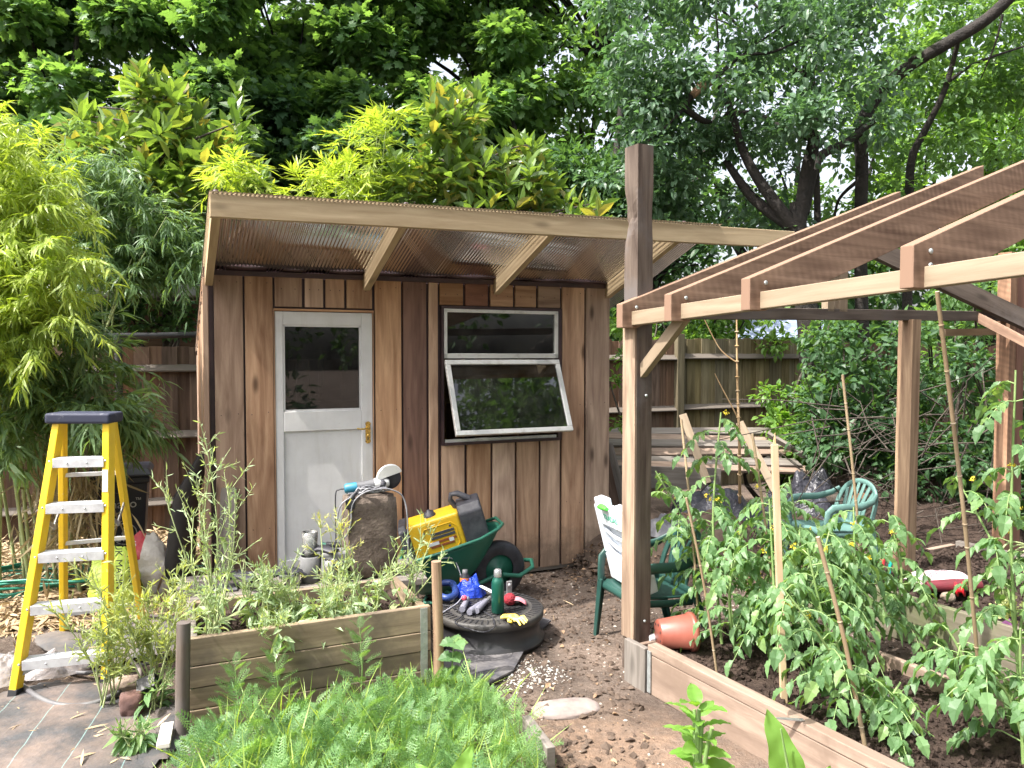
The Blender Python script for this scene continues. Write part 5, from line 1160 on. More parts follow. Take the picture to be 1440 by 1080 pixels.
# sack and red handle on the far bed
sk = thing('paper_sack', 'dark red printed compost sack lying on the far bed with a crumpled white flap', 'sack', tuple(W(1322, 815, 4.75)))
z0_ = .27; cs0 = G(1325, 823, z0_)
q = MB(); q.grid(lambda u, v: cs0+np.array([.34*(u-.5), .24*(v-.5), .0])+ZZ*(.075*math.sin(math.pi*min(max(v, .0), 1))**.4*math.sin(math.pi*u)**.3+.02*float(vnoise(np.array(u*6.), np.array(v*5.), 31))), 24, 16); q.build('sack_top', bagmat('sack_pale', (.72, .62, .64), (.5, .3, .34)), sk)
q = MB(); q.tube([cs0+np.array([-.16, -.115, .03]), cs0+np.array([0, -.125, .035]), cs0+np.array([.15, -.11, .035])], [.03, .04, .035], 12); q.build('sack_front', plain('sack_maroon', (.14, .02, .03), .5, c2=(.1, .02, .025), bmp=.3), sk)
text_mb('D H E', .04, cs0+np.array([.03, -.168, .035]), (1, .02, 0), (0, 0, 1), plain('gold_print', (.6, .45, .25), .6), 'lettering', sk)
rk = thing('red_twine', 'bright red reel lying in front of the maroon sack', 'reel', tuple(G(1352, 838, z0_)))
c = G(1350, 836, z0_)+ZZ*.03; MR = orient([.8, -.6, .2])[:, [1, 2, 0]]
q = MB(); q.lathe([(.0, -.02), (.04, -.02), (.04, -.014), (.022, -.01), (.022, .01), (.04, .014), (.04, .02), (0, .02)], c, 24, MR); q.build('reel', plain('red_plastic', (.6, .02, .03), .4), rk)
q = MB(); q.lathe([(.0, .021), (.014, .021), (.014, .028), (0, .028)], c, 16, MR); q.build('hub', M_gb, rk)
rock('stone', 'brown rounded stone beside the maroon sack', 'stone', G(1333, 845, z0_)+ZZ*.02, (.08, .06, .06), M_stone, 31)
# watering can like teal tool at the edge of the bed
c = G(1238, 820, .22); q = MB()
tt = thing('hand_fork_set', 'teal and red garden hand tools dumped at the back of the tomato bed', 'tool', tuple(c))
for k, (dx, l) in enumerate(((-.05, .16), (.0, .18), (.045, .15))):
    q = MB(); q.tube([c+[dx, 0, 0], c+[dx+.02, .02, l*.5], c+[dx+.03, .02, l]], [.008, .01, .014], 10); q.build('handle', plain('teal_plastic', (.02, .35, .3), .4) if k != 1 else plain('red_plastic2', (.6, .04, .05), .4), tt)
q = MB(); q.box(c+[-.1, .05, .05], (.14, .02, .1), orient([1, .3, 0])); q.build('packet', plain('blue_packet', (.1, .13, .4), .5), tt, .005)
q = MB(); q.box(c+[-.03, .09, .11], (.13, .02, .04), orient([1, .1, 0])); q.build('red_packet', plain('redp', (.65, .05, .06), .5), tt, .005)
# white plant labels, shears blade on the rail
q = MB(); a = G(1108, 1018, .225); q.prism([(-.05, -.006), (.045, -.002), (.06, .006), (.03, .008), (.055, .016), (-.03, .006)], a+ZZ*.018, (1, -.25, 0), (.2, 1, 0), ZZ, .004); o = q.build('snips', M_steel); tag(o, 'small silver snips resting on the rail of the tomato bed', 'snips')
for (px, py, tx, l) in ((1250, 990, .02, 'white plant label upright in the tomato bed soil near the centre'), (1290, 1035, .09, 'pale plant label leaning over in the tomato bed near the front')):
    a = G(px, py, .15); q = MB(); q.beam(a, a+np.array([-tx, 0, .09]), .014, .002, (0, 1, 0)); o = q.build('plant_label', M_print); tag(o, l, 'label')
# white edge strip and grey board of the front bed
q = MB(); q.beam(G(230, 1085)+ZZ*.1, G(236, 1035)+ZZ*.05, .05, .02); o = q.build('edging_board', wood('white_board', (.6, .58, .52), (.4, .37, .33), 1, .8, .3, .1), None, .003); tag(o, 'pale edging board at bottom left beside the carrot tops', 'edging')
q = MB(); q.beam(G(740, 1060)+ZZ*.08, G(775, 1110)+ZZ*.08, .035, .16); o = q.build('edging_board', W_grey, None, .003); tag(o, 'grey edging board at the bottom beside the path', 'edging')
# ================= LEAF MATERIALS =================
L_maple = leafmat('maple_leaf', (.06, .125, .05), (.15, .27, .1), .5, clump=.35, rough=.4)
L_dark = leafmat('dark_leaf', (.026, .065, .03), (.09, .18, .075), .42, clump=.35, rough=.45)
L_apple = leafmat('apple_leaf', (.045, .09, .055), (.13, .215, .13), .35, clump=.4, rough=.38, tcol=(1.6, 1.9, .8))
L_lime = leafmat('lime_leaf', (.08, .17, .04), (.19, .33, .08), .5, clump=.4)
L_mag = leafmat('magnolia_leaf', (.04, .09, .03), (.19, .29, .075), .4, tip=(.34, .25, .07), rough=.28, spec=.55)
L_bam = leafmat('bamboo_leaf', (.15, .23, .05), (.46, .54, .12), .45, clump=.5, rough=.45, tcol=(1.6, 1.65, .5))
L_bamd = leafmat('bamboo_leaf_shaded', (.065, .13, .06), (.19, .29, .14), .4, clump=.4, rough=.45)  # shaded copy of the bamboo leaf; the yellower one carries the sunlight
L_tom = leafmat('tomato_leaf', (.065, .14, .06), (.18, .31, .13), .42, tip=(.26, .38, .12), rough=.45)
L_car = leafmat('carrot_leaf', (.06, .15, .06), (.25, .4, .16), .4, clump=.55, cs=3.5)
L_weed = leafmat('weed_leaf', (.19, .28, .15), (.37, .47, .28), .35, tip=(.5, .5, .24), clump=.3)
L_broad = leafmat('broad_leaf', (.12, .26, .04), (.2, .36, .08), .45, clump=.2)
L_dead = leafmat('dead_leaf', (.3, .24, .14), (.45, .37, .22), .2, clump=.3, tcol=(1, 1, .8))
M_bark = plain('bark', (.028, .022, .019), .9, c2=(.012, .01, .009), ns=7, bmp=.9, bs=22, bd=.03)
M_bark2 = plain('bark_pale', (.075, .06, .048), .9, c2=(.035, .028, .023), ns=9, bmp=.8, bs=25, bd=.02)
M_stem = plain('green_stem', (.16, .26, .08), .55, c2=(.22, .3, .12), ns=8)
M_wstem = plain('pale_stem', (.36, .42, .2), .6, c2=(.28, .34, .15), ns=8)
M_flower = leafmat('yellow_flower', (.7, .55, .03), (.8, .7, .1), .3, clump=.2, tcol=(1.2, 1.1, .5))

def leaves(cloud, cs, rad, n, tmpl, size, up=.35, droop=-.15, shell=.5, squash=.7, var=.35, facing=.9):
    """n leaves per clump centre, spread in a squashed ball, facing mostly up and outward"""
    cs = np.asarray(cs, float); rad = np.broadcast_to(np.asarray(rad, float), (len(cs),)); n = np.broadcast_to(np.asarray(n), (len(cs),))
    C = np.repeat(cs, n, 0); Rr = np.repeat(rad, n); N = len(C)
    d = rdir(N, .15); r = Rr*(shell+(1-shell)*rng.random(N))**1.0*rng.random(N)**.25
    P = C+d*(r[:, None])*[1, 1, squash]
    ax = nrm(d+rng.normal(0, .6, (N, 3))+[0, 0, droop]); nm = nrm(d*(1-facing*.5)+rng.normal(0, .45, (N, 3))+[0, 0, facing+up])
    cloud.put(tmpl, P, frames(ax, nm), size*(1+var*rng.normal(size=N)).clip(.4, 1.8)); return P
def branchset(mb, base_pts, cs, r0, r1, sag=.1, n=6):
    base = np.array(base_pts)
    for c in cs:
        dd = np.linalg.norm(base-c, axis=1)+np.maximum(0, base[:, 2]-c[2]+.2)*1.5; b = base[int(np.argmin(dd))]; m_ = (b+c)/2+rng.normal(0, .08, 3)*np.linalg.norm(c-b)+[0, 0, sag*np.linalg.norm(c-b)]
        t = np.linspace(0, 1, 6)[:, None]; mb.tube((1-t)**2*b+2*t*(1-t)*m_+t*t*c, [r0, r1], n)
def crown_tree(label, base, trunk, rt, cs, rad, n, tmpl, size, mat, cat='tree', name='broadleaf_tree', group='trees and shrubs growing beyond the fence', br=(.05, .012), bark=None, facing=.9, droop=-.15, squash=.7):
    t = thing(name, label, cat, tuple(base), group)
    mb = MB()
    for tr_ in trunk: mb.tube(tr_, rt, 10)
    allp = [p for tr_ in trunk for p in tr_[1:]]
    sel = cs if len(cs) < 90 else cs[:90]
    branchset(mb, allp, sel, br[0], br[1]); mb.build('trunk', bark or M_bark, t)
    c = Cloud(); leaves(c, cs, rad, n, tmpl, size, facing=facing, droop=droop, squash=squash); c.build('crown', mat, t); return t
def clumps_px(n, x0, x1, y0, y1, Y0, Y1, top=None):
    out_ = []
    while len(out_) < n:
        px = rng.uniform(x0, x1); py = rng.uniform(y0, y1)
        if top is not None and py < top(px): continue
        out_.append(W(px, py, rng.uniform(Y0, Y1)))
    return np.array(out_)

def smoothpath(pts, dens=5):
    P = [np.array(p, float) for p in pts]; P = [P[0]]+P+[P[-1]]; o_ = []
    for i in range(1, len(P)-2):
        for k in range(dens):
            t = k/dens; a, b, c, d = P[i-1:i+3]; o_.append(.5*((2*b)+(-a+c)*t+(2*a-5*b+4*c-d)*t*t+(-a+3*b-3*c+d)*t**3))
    o_.append(P[-2]); return o_
# ================= BACKGROUND TREES =================
pal = t_palm()
def bgtree(label, x0, x1, y0, y1, Y, nc, nl, size, mat, tmpl=pal, dy=1.6, rad=.62, trunkx=None, top=None, **kw):
    cs = clumps_px(nc, x0, x1, y0, y1, Y, Y+dy, top); tx = trunkx or (x0+x1)/2; b = W(tx, 600, Y+dy*.8); b[2] = 0
    tr = [[b, b+[.1, 0, 2.2], b+[.0, .3, 4.5], b+[.3, .6, 7.5]], [b+[0, 0, 2], b+[-1.2, .4, 4], b+[-1.8, .7, 6]], [b+[0, 0, 1.8], b+[1.2, .4, 3.8], b+[2.0, .7, 6.5]]]
    return crown_tree(label, b, tr, [.2, .1, .012], cs, rad*rng.uniform(.7, 1.25, nc), (nl*rng.uniform(.7, 1.2, nc)).astype(int), tmpl, size, mat, **kw)
bgtree('tall dark maple filling the top left corner above the bamboo', -120, 330, -140, 260, 11.5, 110, 430, .128, L_maple)
bgtree('tall green maple behind the middle of the shed roof', 330, 760, -160, 250, 13.0, 130, 430, .13, L_maple, dy=2.2)
bgtree('paler small-leaved tree behind and left of the thick post', 690, 960, -120, 300, 13.5, 70, 260, .13, L_lime if False else L_maple, t_oval(.6, .1, .15), dy=2)
bgtree('dark dense evergreen low behind the left end of the shed roof', 230, 560, 130, 430, 12.0, 60, 300, .13, L_dark, dy=1.5)
bgtree('dark evergreen low behind the right end of the shed roof', 720, 1010, 230, 470, 11.6, 45, 300, .12, L_dark, t_oval(.5, .1, .15), dy=1.2)
bgtree('dark shaded thicket tree behind the bamboo', -150, 300, 180, 480, 10.6, 60, 260, .13, L_dark, dy=1.2)
bgtree('bright small-leaved tree at the far right beyond the pergola', 1230, 1560, 60, 380, 13.5, 48, 230, .12, L_lime, t_oval(.6, .1, .15), dy=2)
bgtree('light green tree behind the forked apple tree', 960, 1280, -60, 330, 14.5, 34, 200, .12, L_maple, t_oval(.6, .1, .15), dy=2)
# far-off wood closing the gaps low down
c = Cloud(); cs = clumps_px(150, -250, 1700, 250, 640, 16, 18); leaves(c, cs, .95, 130, t_diamond(.6), .24, facing=.6); 
cs = clumps_px(30, 1120, 1480, 320, 480, 14.5, 16); leaves(c, cs, .9, 120, t_diamond(.6), .2, facing=.6)
cs = clumps_px(60, -250, 820, -200, 300, 17.5, 19); leaves(c, cs, 1.2, 130, t_diamond(.6), .26, facing=.6); setting(c.build('distant_wood', L_dark), 'stuff')

# forked apple tree on the right, limbs traced in space
def limb(pts, Y): return smoothpath([W(x, y, Y+dy) for x, y, dy in pts])
ap = thing('apple_tree', 'forked apple tree with dark twisting limbs and a broken stub above the pergola', 'tree', tuple(W(1125, 500, 9.0)*[1, 1, 0]), 'trees and shrubs growing beyond the fence')
q = MB(); YA = 9.0
trk = [W(1150, 640, YA)*[1, 1, 0], W(1140, 480, YA), W(1128, 400, YA), W(1122, 330, YA), W(1122, 285, YA)]
q.tube(smoothpath(trk), [.16, .13, .11, .09], 12)
LMB = [([(1124, 330, 0), (1090, 285, 0), (1062, 245, .1), (1042, 205, .1), (1030, 160, .0), (1008, 112, -.1)], [.11, .085, .06, .04]),
       ([(1125, 310, 0), (1135, 240, -.1), (1146, 190, -.2), (1146, 165, -.2)], [.11, .09, .07]),
       ([(1142, 195, -.1), (1100, 180, 0), (1060, 160, .1), (1020, 160, .2)], [.06, .05, .045, .03]),
       ([(1130, 300, 0), (1150, 225, .2), (1190, 200, .3), (1235, 165, .4)], [.09, .07, .045]),
       ([(1115, 320, 0), (1060, 280, .2), (1020, 225, .3)], [.1, .08, .05]),
       ([(1012, 112, -.1), (1000, 112, -.15), (972, 135, -.2), (962, 152, -.2)], [.05, .06, .05, .045]),
       ([(962, 152, -.2), (985, 168, -.1), (1000, 172, 0)], [.05, .05, .03]),
       ([(960, 155, -.2), (935, 180, -.2), (912, 198, -.2)], [.025, .02, .012]),
       ([(1008, 110, 0), (1040, 80, 0), (1090, 72, 0), (1150, 45, 0)], [.035, .025, .012]),
       ([(1008, 110, 0), (1010, 60, 0), (1004, -10, 0)], [.025, .015, .01]),
       ([(1010, 105, 0), (1060, 65, .1), (1110, 30, .1), (1160, -10, 0)], [.02, .015, .01]),
       ([(1150, 330, .5), (1148, 240, .6), (1142, 100, .6), (1120, -20, .6)], [.06, .045, .03])]
for l, r_ in LMB: q.tube(limb(l, YA), [x*.75 for x in r_], 9)
q.build('trunk', M_bark, ap)
q = MB(); q.tube([W(1002, 113, YA-.14), W(985, 122, YA-.2), W(974, 134, YA-.24)], [.045, .06, .04], 8); q.build('torn_stub', W_sawn, ap)
c = Cloud(); ov = t_oval(.55, .12, .2)
cs = np.concatenate([clumps_px(86, 850, 1260, -60, 200, 8.3, 10.2), clumps_px(34, 900, 1130, 180, 340, 9.2, 10.4), clumps_px(16, 820, 960, 60, 260, 8.6, 9.6)])
leaves(c, cs, .38, 130, ov, .085, facing=.7); c.build('crown', L_apple, ap)
# tree with the long diagonal limb
dg = thing('leaning_tree', 'dark tree at right whose thick limb sweeps diagonally up to the top right corner', 'tree', tuple(W(1210, 500, 10)*[1, 1, 0]), 'trees and shrubs growing beyond the fence')
q = MB(); YD = 9.8
for l, r_ in (([(1216, 560, 0), (1212, 440, 0), (1210, 330, 0), (1212, 240, 0), (1212, 180, 0), (1232, 138, 0), (1275, 95, -.2), (1330, 62, -.4), (1390, 25, -.6), (1440, -25, -.8)], [.15, .14, .14, .15, .14, .13, .12]),
              ([(1348, 55, -.3), (1338, 95, -.1), (1325, 135, 0), (1300, 185, .2), (1282, 225, .3), (1278, 300, .4), (1275, 480, .5)], [.05, .06, .08, .1, .12]),
              ([(1328, 120, 0), (1370, 90, 0), (1440, 65, 0)], [.04, .035, .02]), ([(1410, 20, -.3), (1400, 60, -.2), (1380, 110, 0)], [.03, .02, .01]),
              ([(1212, 250, 0), (1180, 280, .2), (1172, 320, .3)], [.05, .035, .02])): q.tube(limb(l, YD), [x*.56 for x in r_], 10)
q.build('trunk', M_bark, dg)
c = Cloud(); cs = np.concatenate([clumps_px(44, 1180, 1500, -60, 130, 9.6, 11.2, lambda x: 60 if x < 1290 else -80), clumps_px(38, 1170, 1480, 120, 330, 9.8, 11.6)])
leaves(c, cs, .42, 105, ov, .10, facing=.7); c.build('crown', L_apple if False else L_maple, dg)

# ================= SHRUBS AND IVY RIGHT =================
def shrub(label, x0, x1, y0, y1, Y0, Y1, nc, nl, rad, size, mat, tmpl, name='shrub', cat='shrub', top=None, stems=6, bark=M_bark2, facing=.8):
    cs = clumps_px(nc, x0, x1, y0, y1, Y0, Y1, top); b = W((x0+x1)/2, 600, (Y0+Y1)/2); b[2] = 0
    t = thing(name, label, cat, tuple(b), 'trees and shrubs growing beyond the fence' if Y0 > 7.5 else 'shrubs and undergrowth')
    q = MB()
    for k in range(stems):
        c_ = cs[rng.integers(len(cs))]; s_ = b+[rng.normal(0, .25), rng.normal(0, .1), 0]; m_ = (s_+c_)/2+rng.normal(0, .15, 3); q.tube(smoothpath([s_, m_, c_], 4), [.03, .01], 6)
    branchset(q, [b+[0, 0, .5], b+[0, 0, 1.0]]+[c_ for c_ in cs[:6]], cs[6:60], .012, .005); q.build('stems', bark, t)
    c = Cloud(); leaves(c, cs, rad, nl, tmpl, size, facing=facing); c.build('foliage', mat, t); return t
shrub('bright green shrub in front of the greenish fence at its right end', 1085, 1190, 520, 680, 7.6, 8.3, 20, 100, .22, .075, L_lime, ov)
shrub('dark glossy shrub between the far pergola post and the board stack', 1140, 1300, 470, 730, 6.9, 8.2, 56, 110, .28, .08, L_dark, ov)
shrub('mid green climber behind the far right pergola posts', 1290, 1480, 380, 640, 7.6, 9.0, 46, 110, .3, .075, L_maple, ov)
shrub('leafy undergrowth over the fence right of the thick post', 900, 1090, 425, 500, 9.6, 10.2, 20, 110, .26, .08, L_lime, ov)
shrub('dark ivy mass low at the far right behind the pergola', 1290, 1500, 500, 740, 6.6, 7.4, 40, 100, .27, .08, L_dark, ov)
shrub('sunlit leafy twigs hanging over the shed roof end near the thick post', 850, 900, 440, 600, 7.0, 7.5, 7, 70, .14, .06, L_lime, ov, stems=2)
shrub('trailing bramble over the top of the greenish fence', 1080, 1180, 440, 560, 8.6, 9.2, 9, 60, .2, .06, L_lime, ov, stems=3)
# bare twigs tangle
tg = MB()
for k in range(130):
    a = W(rng.uniform(1130, 1420), rng.uniform(560, 760), rng.uniform(6.0, 7.2)); d = rdir(1)[0]*[1, .4, .7]; L_ = rng.uniform(.3, 1.2)
    tg.tube([a, a+d*L_*.5+rng.normal(0, .06, 3), a+d*L_+rng.normal(0, .1, 3)-[0, 0, .05]], [.007, .003], 5)
o = tg.build('dead_twigs', M_bark2); tag(o, None, None, kind='stuff')
for k, (p0_, p1_, r_, l) in enumerate((((1130, 690, 6.9), (1200, 712, 6.6), .06, 'cut log at the left end of the pile behind the green chair'), ((1150, 725, 6.7), (1215, 700, 6.8), .05, 'rusty brown log crossing the pile behind the green chair'), ((1180, 660, 7.2), (1260, 668, 7.0), .05, 'long thin log high in the dark thicket'), ((1145, 670, 7.2), (1172, 690, 7.0), .05, 'short stub log topmost left in the log pile'))):
    q = MB(); q.tube([W(*p0_), (W(*p0_)+W(*p1_))/2+[0, 0, .02], W(*p1_)], r_, 10); o = q.build('log', M_bark2 if k != 1 else plain('rusty_log', (.22, .11, .06), .9)); tag(o, l, 'log', 'cut logs by the thicket')
# thin dead sapling and canes
W_cane2 = wood('cane_grey', (.42, .33, .22), (.26, .19, .12), .4, .6, .0, .2)
def cane(label, pts, r, mat=None, name='bamboo_cane', nodes=True, cat='cane'):
    pts = [np.array(p, float) for p in pts]; L_ = sum(np.linalg.norm(pts[i+1]-pts[i]) for i in range(len(pts)-1)); n = int(L_/.16)
    P = smoothpath(pts, 10); q = MB(); q.tube(P, r, 9); rr_ = r if np.isscalar(r) else r[0]
    if nodes:
        for k in range(1, n): 
            i = int(k/n*(len(P)-1)); d = nrm(np.array(P[min(i+1, len(P)-1)])-P[max(i-1, 0)]); q.tube([P[i]-d*.004, P[i], P[i]+d*.004], [rr_*.9, rr_*1.35, rr_*.9], 9)
    o = q.build(name, mat or W_cane2); return tag(o, label, cat)
cane('thin leafless sapling standing in front of the board stack', [G(1040, 760), W(1040, 640, 5.9), W(1037, 540, 5.9), W(1036, 445, 5.9)], [.014, .01, .006], W_cane, 'dead_sapling', cat='sapling')
cane('bare twig leaning off the thin sapling', [W(1039, 590, 5.9), W(1015, 545, 5.9), W(1005, 525, 5.9)], [.006, .003], W_cane, 'dead_twig', False, 'twig')
cane('upper bare twig of the sapling by the fence top', [W(1036, 510, 5.9), W(1012, 490, 5.9), W(990, 448, 5.9)], [.006, .003], W_cane, 'dead_twig', False, 'twig')
def Gb(px, py): return G(px, py, .14)
sp = thing('garden_stake', 'splintered square pale stake standing among the left tomato plants', 'stake', tuple(Gb(1105, 990)))
a = Gb(1103, 985); b = W(1089, 625, a[1]); q = MB(); q.beam(a-ZZ*.05, b, .026, .022, (0, 1, 0)); q.beam(b, b+ZZ*.05+[.002, 0, 0], .012, .01, (0, 1, 0), taper=.2); q.build('shaft', W_cane, sp, .001)
def cpx(label, x0, y0, x1, y1, r, Yoff=0, **k):
    a = Gb(x0, y0); return cane(label, [a-ZZ*.05, (a+W(x1, y1, a[1]+Yoff))/2+np.array([.008, 0, 0]), W(x1, y1, a[1]+Yoff)], r*.75, **k)
cpx('short split bamboo cane leaning left in the middle of the tomatoes', 1222, 1060, 1150, 755, .011)
cpx('tall grey cane leaning left in front of the far green chair', 1218, 880, 1185, 527, .010, 0)
cpx('long bamboo cane tied to the nearest rafter nose at right', 1385, 1020, 1318, 410, .010, -.35)
cpx('dark thin cane behind the upper left tomato leaves', 1095, 900, 1058, 610, .009, 0)
cpx('thin brown cane close behind the terracotta pot', 1010, 945, 965, 700, .008, 0)
cpx('weathered cane left of the sapling among the tomato tops', 985, 905, 958, 590, .009, .3)

# ================= MAGNOLIAS =================
mt = t_oval(.43, .1, .12)
def magnolia(label, base, tips, size, nl=15, trunk=None, flowers=()):
    t = thing('magnolia', label, 'magnolia', tuple(base), 'magnolias behind the shed')
    q = MB(); tr = trunk or [base, base+[0, 0, 1], base+[.05, 0, 2]]; P = smoothpath(tr); q.tube(P, [.05, .04, .02], 9)
    branchset(q, P[2:], tips[::3], .014, .006, .12); q.build('trunk', M_bark2, t)
    c = Cloud(); N = nl; 
    for tp in tips:
        ax = nrm(np.array([rng.normal(0, .4), rng.normal(0, .4), 1.0])); k = rng.integers(int(nl*.7), int(nl*1.3)); F1 = orient(ax)
        a = np.arange(k)*2.4+rng.random(); el = np.linspace(1.15, -.35, k)+rng.normal(0, .12, k)
        d = (np.cos(a)[:, None]*F1[:, 1]+np.sin(a)[:, None]*F1[:, 2])*np.cos(el)[:, None]+ax*np.sin(el)[:, None]
        P_ = np.array(tp)-ax*(np.linspace(0, .22, k)[:, None])+d*.012
        nm = ax*np.cos(el)[:, None]*1.0-d*0+ (ax-d*np.sin(el)[:, None])*.6+rng.normal(0, .15, (k, 3))
        c.put(mt, P_, frames(d, nm), size*rng.uniform(.75, 1.2, k))
    c.build('foliage', L_mag, t)
    for f_ in flowers:
        q = Cloud(); k = 9; a = np.arange(k)*2.4; el = np.linspace(1.2, .5, k); d = np.stack([np.cos(a)*np.cos(el), np.sin(a)*np.cos(el), np.sin(el)], 1)
        q.put(t_oval(.6, .25, -.25), np.repeat([f_], k, 0), frames(d, -d+[0, 0, 1.2]), np.full(k, .1)); q.build('flower', leafmat('magnolia_petal', (.75, .72, .62), (.85, .83, .76), .3, tcol=(1, 1, .9)), t)
    return t
YM = 7.6
def inpoly(n, poly, Y0, Y1):
    xs_ = [p[0] for p in poly]; ys_ = [p[1] for p in poly]; o_ = []
    while len(o_) < n:
        x = rng.uniform(min(xs_), max(xs_)); y = rng.uniform(min(ys_), max(ys_)); c_ = False; j = len(poly)-1
        for i in range(len(poly)):
            (xi, yi), (xj, yj) = poly[i], poly[j]
            if (yi > y) != (yj > y) and x < (xj-xi)*(y-yi)/(yj-yi)+xi: c_ = not c_
            j = i
        if c_: o_.append(W(x, y, rng.uniform(Y0, Y1)))
    return np.array(o_)
tips = inpoly(125, [(185, 85), (215, 80), (262, 130), (290, 150), (335, 125), (345, 170), (335, 250), (305, 300), (250, 290), (190, 270), (120, 250), (95, 190), (110, 140), (150, 160), (175, 130)], 7.2, 8.2)
tb_ = W(235, 420, YM); magnolia('upright magnolia with bronze tinted leaf tips behind the left fence', tb_*[1, 1, 0], tips, .19, 15, [tb_*[1, 1, 0], tb_, W(236, 330, YM), W(232, 285, YM), W(225, 200, YM), W(215, 120, YM)])
tips = inpoly(34, [(110, 300), (180, 290), (235, 330), (225, 380), (190, 400), (120, 360)], 7.0, 7.6)
magnolia('low magnolia branch with two white blooms left of the shed', W(190, 430, 7.4)*[1, 1, 0], tips, .17, 14, flowers=(W(186, 333, 7.0), W(150, 342, 7.0)))
tips = inpoly(160, [(605, 130), (640, 110), (680, 135), (665, 180), (700, 215), (748, 180), (760, 220), (765, 245), (850, 290), (850, 310), (480, 300), (520, 250), (560, 215), (590, 225), (610, 180)], 6.6, 7.6)
tb_ = W(660, 420, 7.1); magnolia('bushy yellow tipped magnolia rising behind the shed roof', tb_*[1, 1, 0], tips, .17, 15, [tb_*[1, 1, 0], tb_, W(655, 330, 7.1), W(650, 250, 7.1), W(640, 150, 7.1)])
tips = inpoly(12, [(345, 235), (390, 245), (395, 270), (340, 268)], 6.6, 7.0)
magnolia('small yellow leaved shoot tips just above the left roof corner', W(370, 420, 6.8)*[1, 1, 0], tips, .12, 12)

# ================= BAMBOO =================
def bamboo(label, polys, Y0, Y1, ntw, nlf, size, mat, base, culms=10, droop=.55, w=.12, matc=None):
    t = thing('bamboo', label, 'bamboo', tuple(base), 'bamboo clumps')
    tips = np.concatenate([inpoly(int(ntw*k), p, Y0, Y1) for k, p in polys]); q = MB()
    for k in range(culms):
        tp = tips[rng.integers(len(tips))]; b = np.array([base[0]+rng.normal(0, .25), base[1]+rng.normal(0, .25), 0]); m_ = b*.55+tp*.45+[0, 0, .5]
        q.tube(smoothpath([b, m_, tp], 6), [.013, .009, .004], 7)
    q.build('culms', M_wstem, t)
    n = len(tips); dirs = nrm(np.stack([rng.normal(.15, .6, n), rng.normal(-.25, .5, n), rng.normal(.1, .35, n)], 1)); c = Cloud(); tw = MB()
    for tp, d in zip(tips, dirs):
        L_ = rng.uniform(.16, .34); k = rng.integers(int(nlf*.7), int(nlf*1.3)); s_ = np.sort(rng.random(k)); P = tp+d*(s_*L_)[:, None]+np.array([0, 0, -.35])*(s_**2*L_)[:, None]
        side = np.where(np.arange(k) % 2, 1, -1)[:, None]; perp = nrm(np.cross(d, [0, 0, 1])); dd = nrm(d*.8+perp*side*.6+rng.normal(0, .28, (k, 3))+[0, 0, -droop*.7]); 
        c.put(t_lance(w, droop*.8), P, frames(dd, nrm(rng.normal(0, .4, (k, 3))+[0, 0, 1])), size*rng.uniform(.6, 1.25, k))
    c.build('foliage', mat, t); return t
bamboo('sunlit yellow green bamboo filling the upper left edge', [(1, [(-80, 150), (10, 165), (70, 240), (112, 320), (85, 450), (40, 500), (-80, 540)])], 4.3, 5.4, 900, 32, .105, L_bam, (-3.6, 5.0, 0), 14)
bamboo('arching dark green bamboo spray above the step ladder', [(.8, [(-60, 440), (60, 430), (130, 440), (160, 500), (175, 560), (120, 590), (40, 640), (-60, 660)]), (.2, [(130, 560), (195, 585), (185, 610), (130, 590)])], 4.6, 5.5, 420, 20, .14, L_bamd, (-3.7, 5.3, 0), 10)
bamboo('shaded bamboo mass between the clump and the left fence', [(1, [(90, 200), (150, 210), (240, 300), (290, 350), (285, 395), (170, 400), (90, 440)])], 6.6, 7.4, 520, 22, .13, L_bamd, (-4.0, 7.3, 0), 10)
bamboo('feathery pale bamboo sprays over the left part of the shed roof', [(.45, [(540, 150), (560, 170), (545, 260), (480, 260), (470, 200)]), (.3, [(410, 245), (500, 235), (520, 290), (430, 270)]), (.25, [(290, 225), (345, 225), (385, 262), (300, 262)])], 6.4, 7.0, 150, 20, .13, L_bam, (-1.6, 6.9, 0), 8, .15)
# dead bamboo skirts
c = Cloud(); n = 1500; P = np.array([W(rng.normal(95, 28), rng.uniform(600, 780), rng.uniform(4.9, 5.6)) for _ in range(n)]); d = nrm(rng.normal(0, .45, (n, 3))+[0, 0, -1]); c.put(t_lance(.07, .2), P, frames(d, rdir(n)), rng.uniform(.08, .25, n)); o = c.build('dead_bamboo_leaves', L_dead); setting(o, 'stuff')
# low dark hedge by left fence top
shrub('dark leafy growth along the top of the left fence', 110, 300, 428, 466, 7.2, 7.6, 20, 80, .13, .07, L_dark, ov)

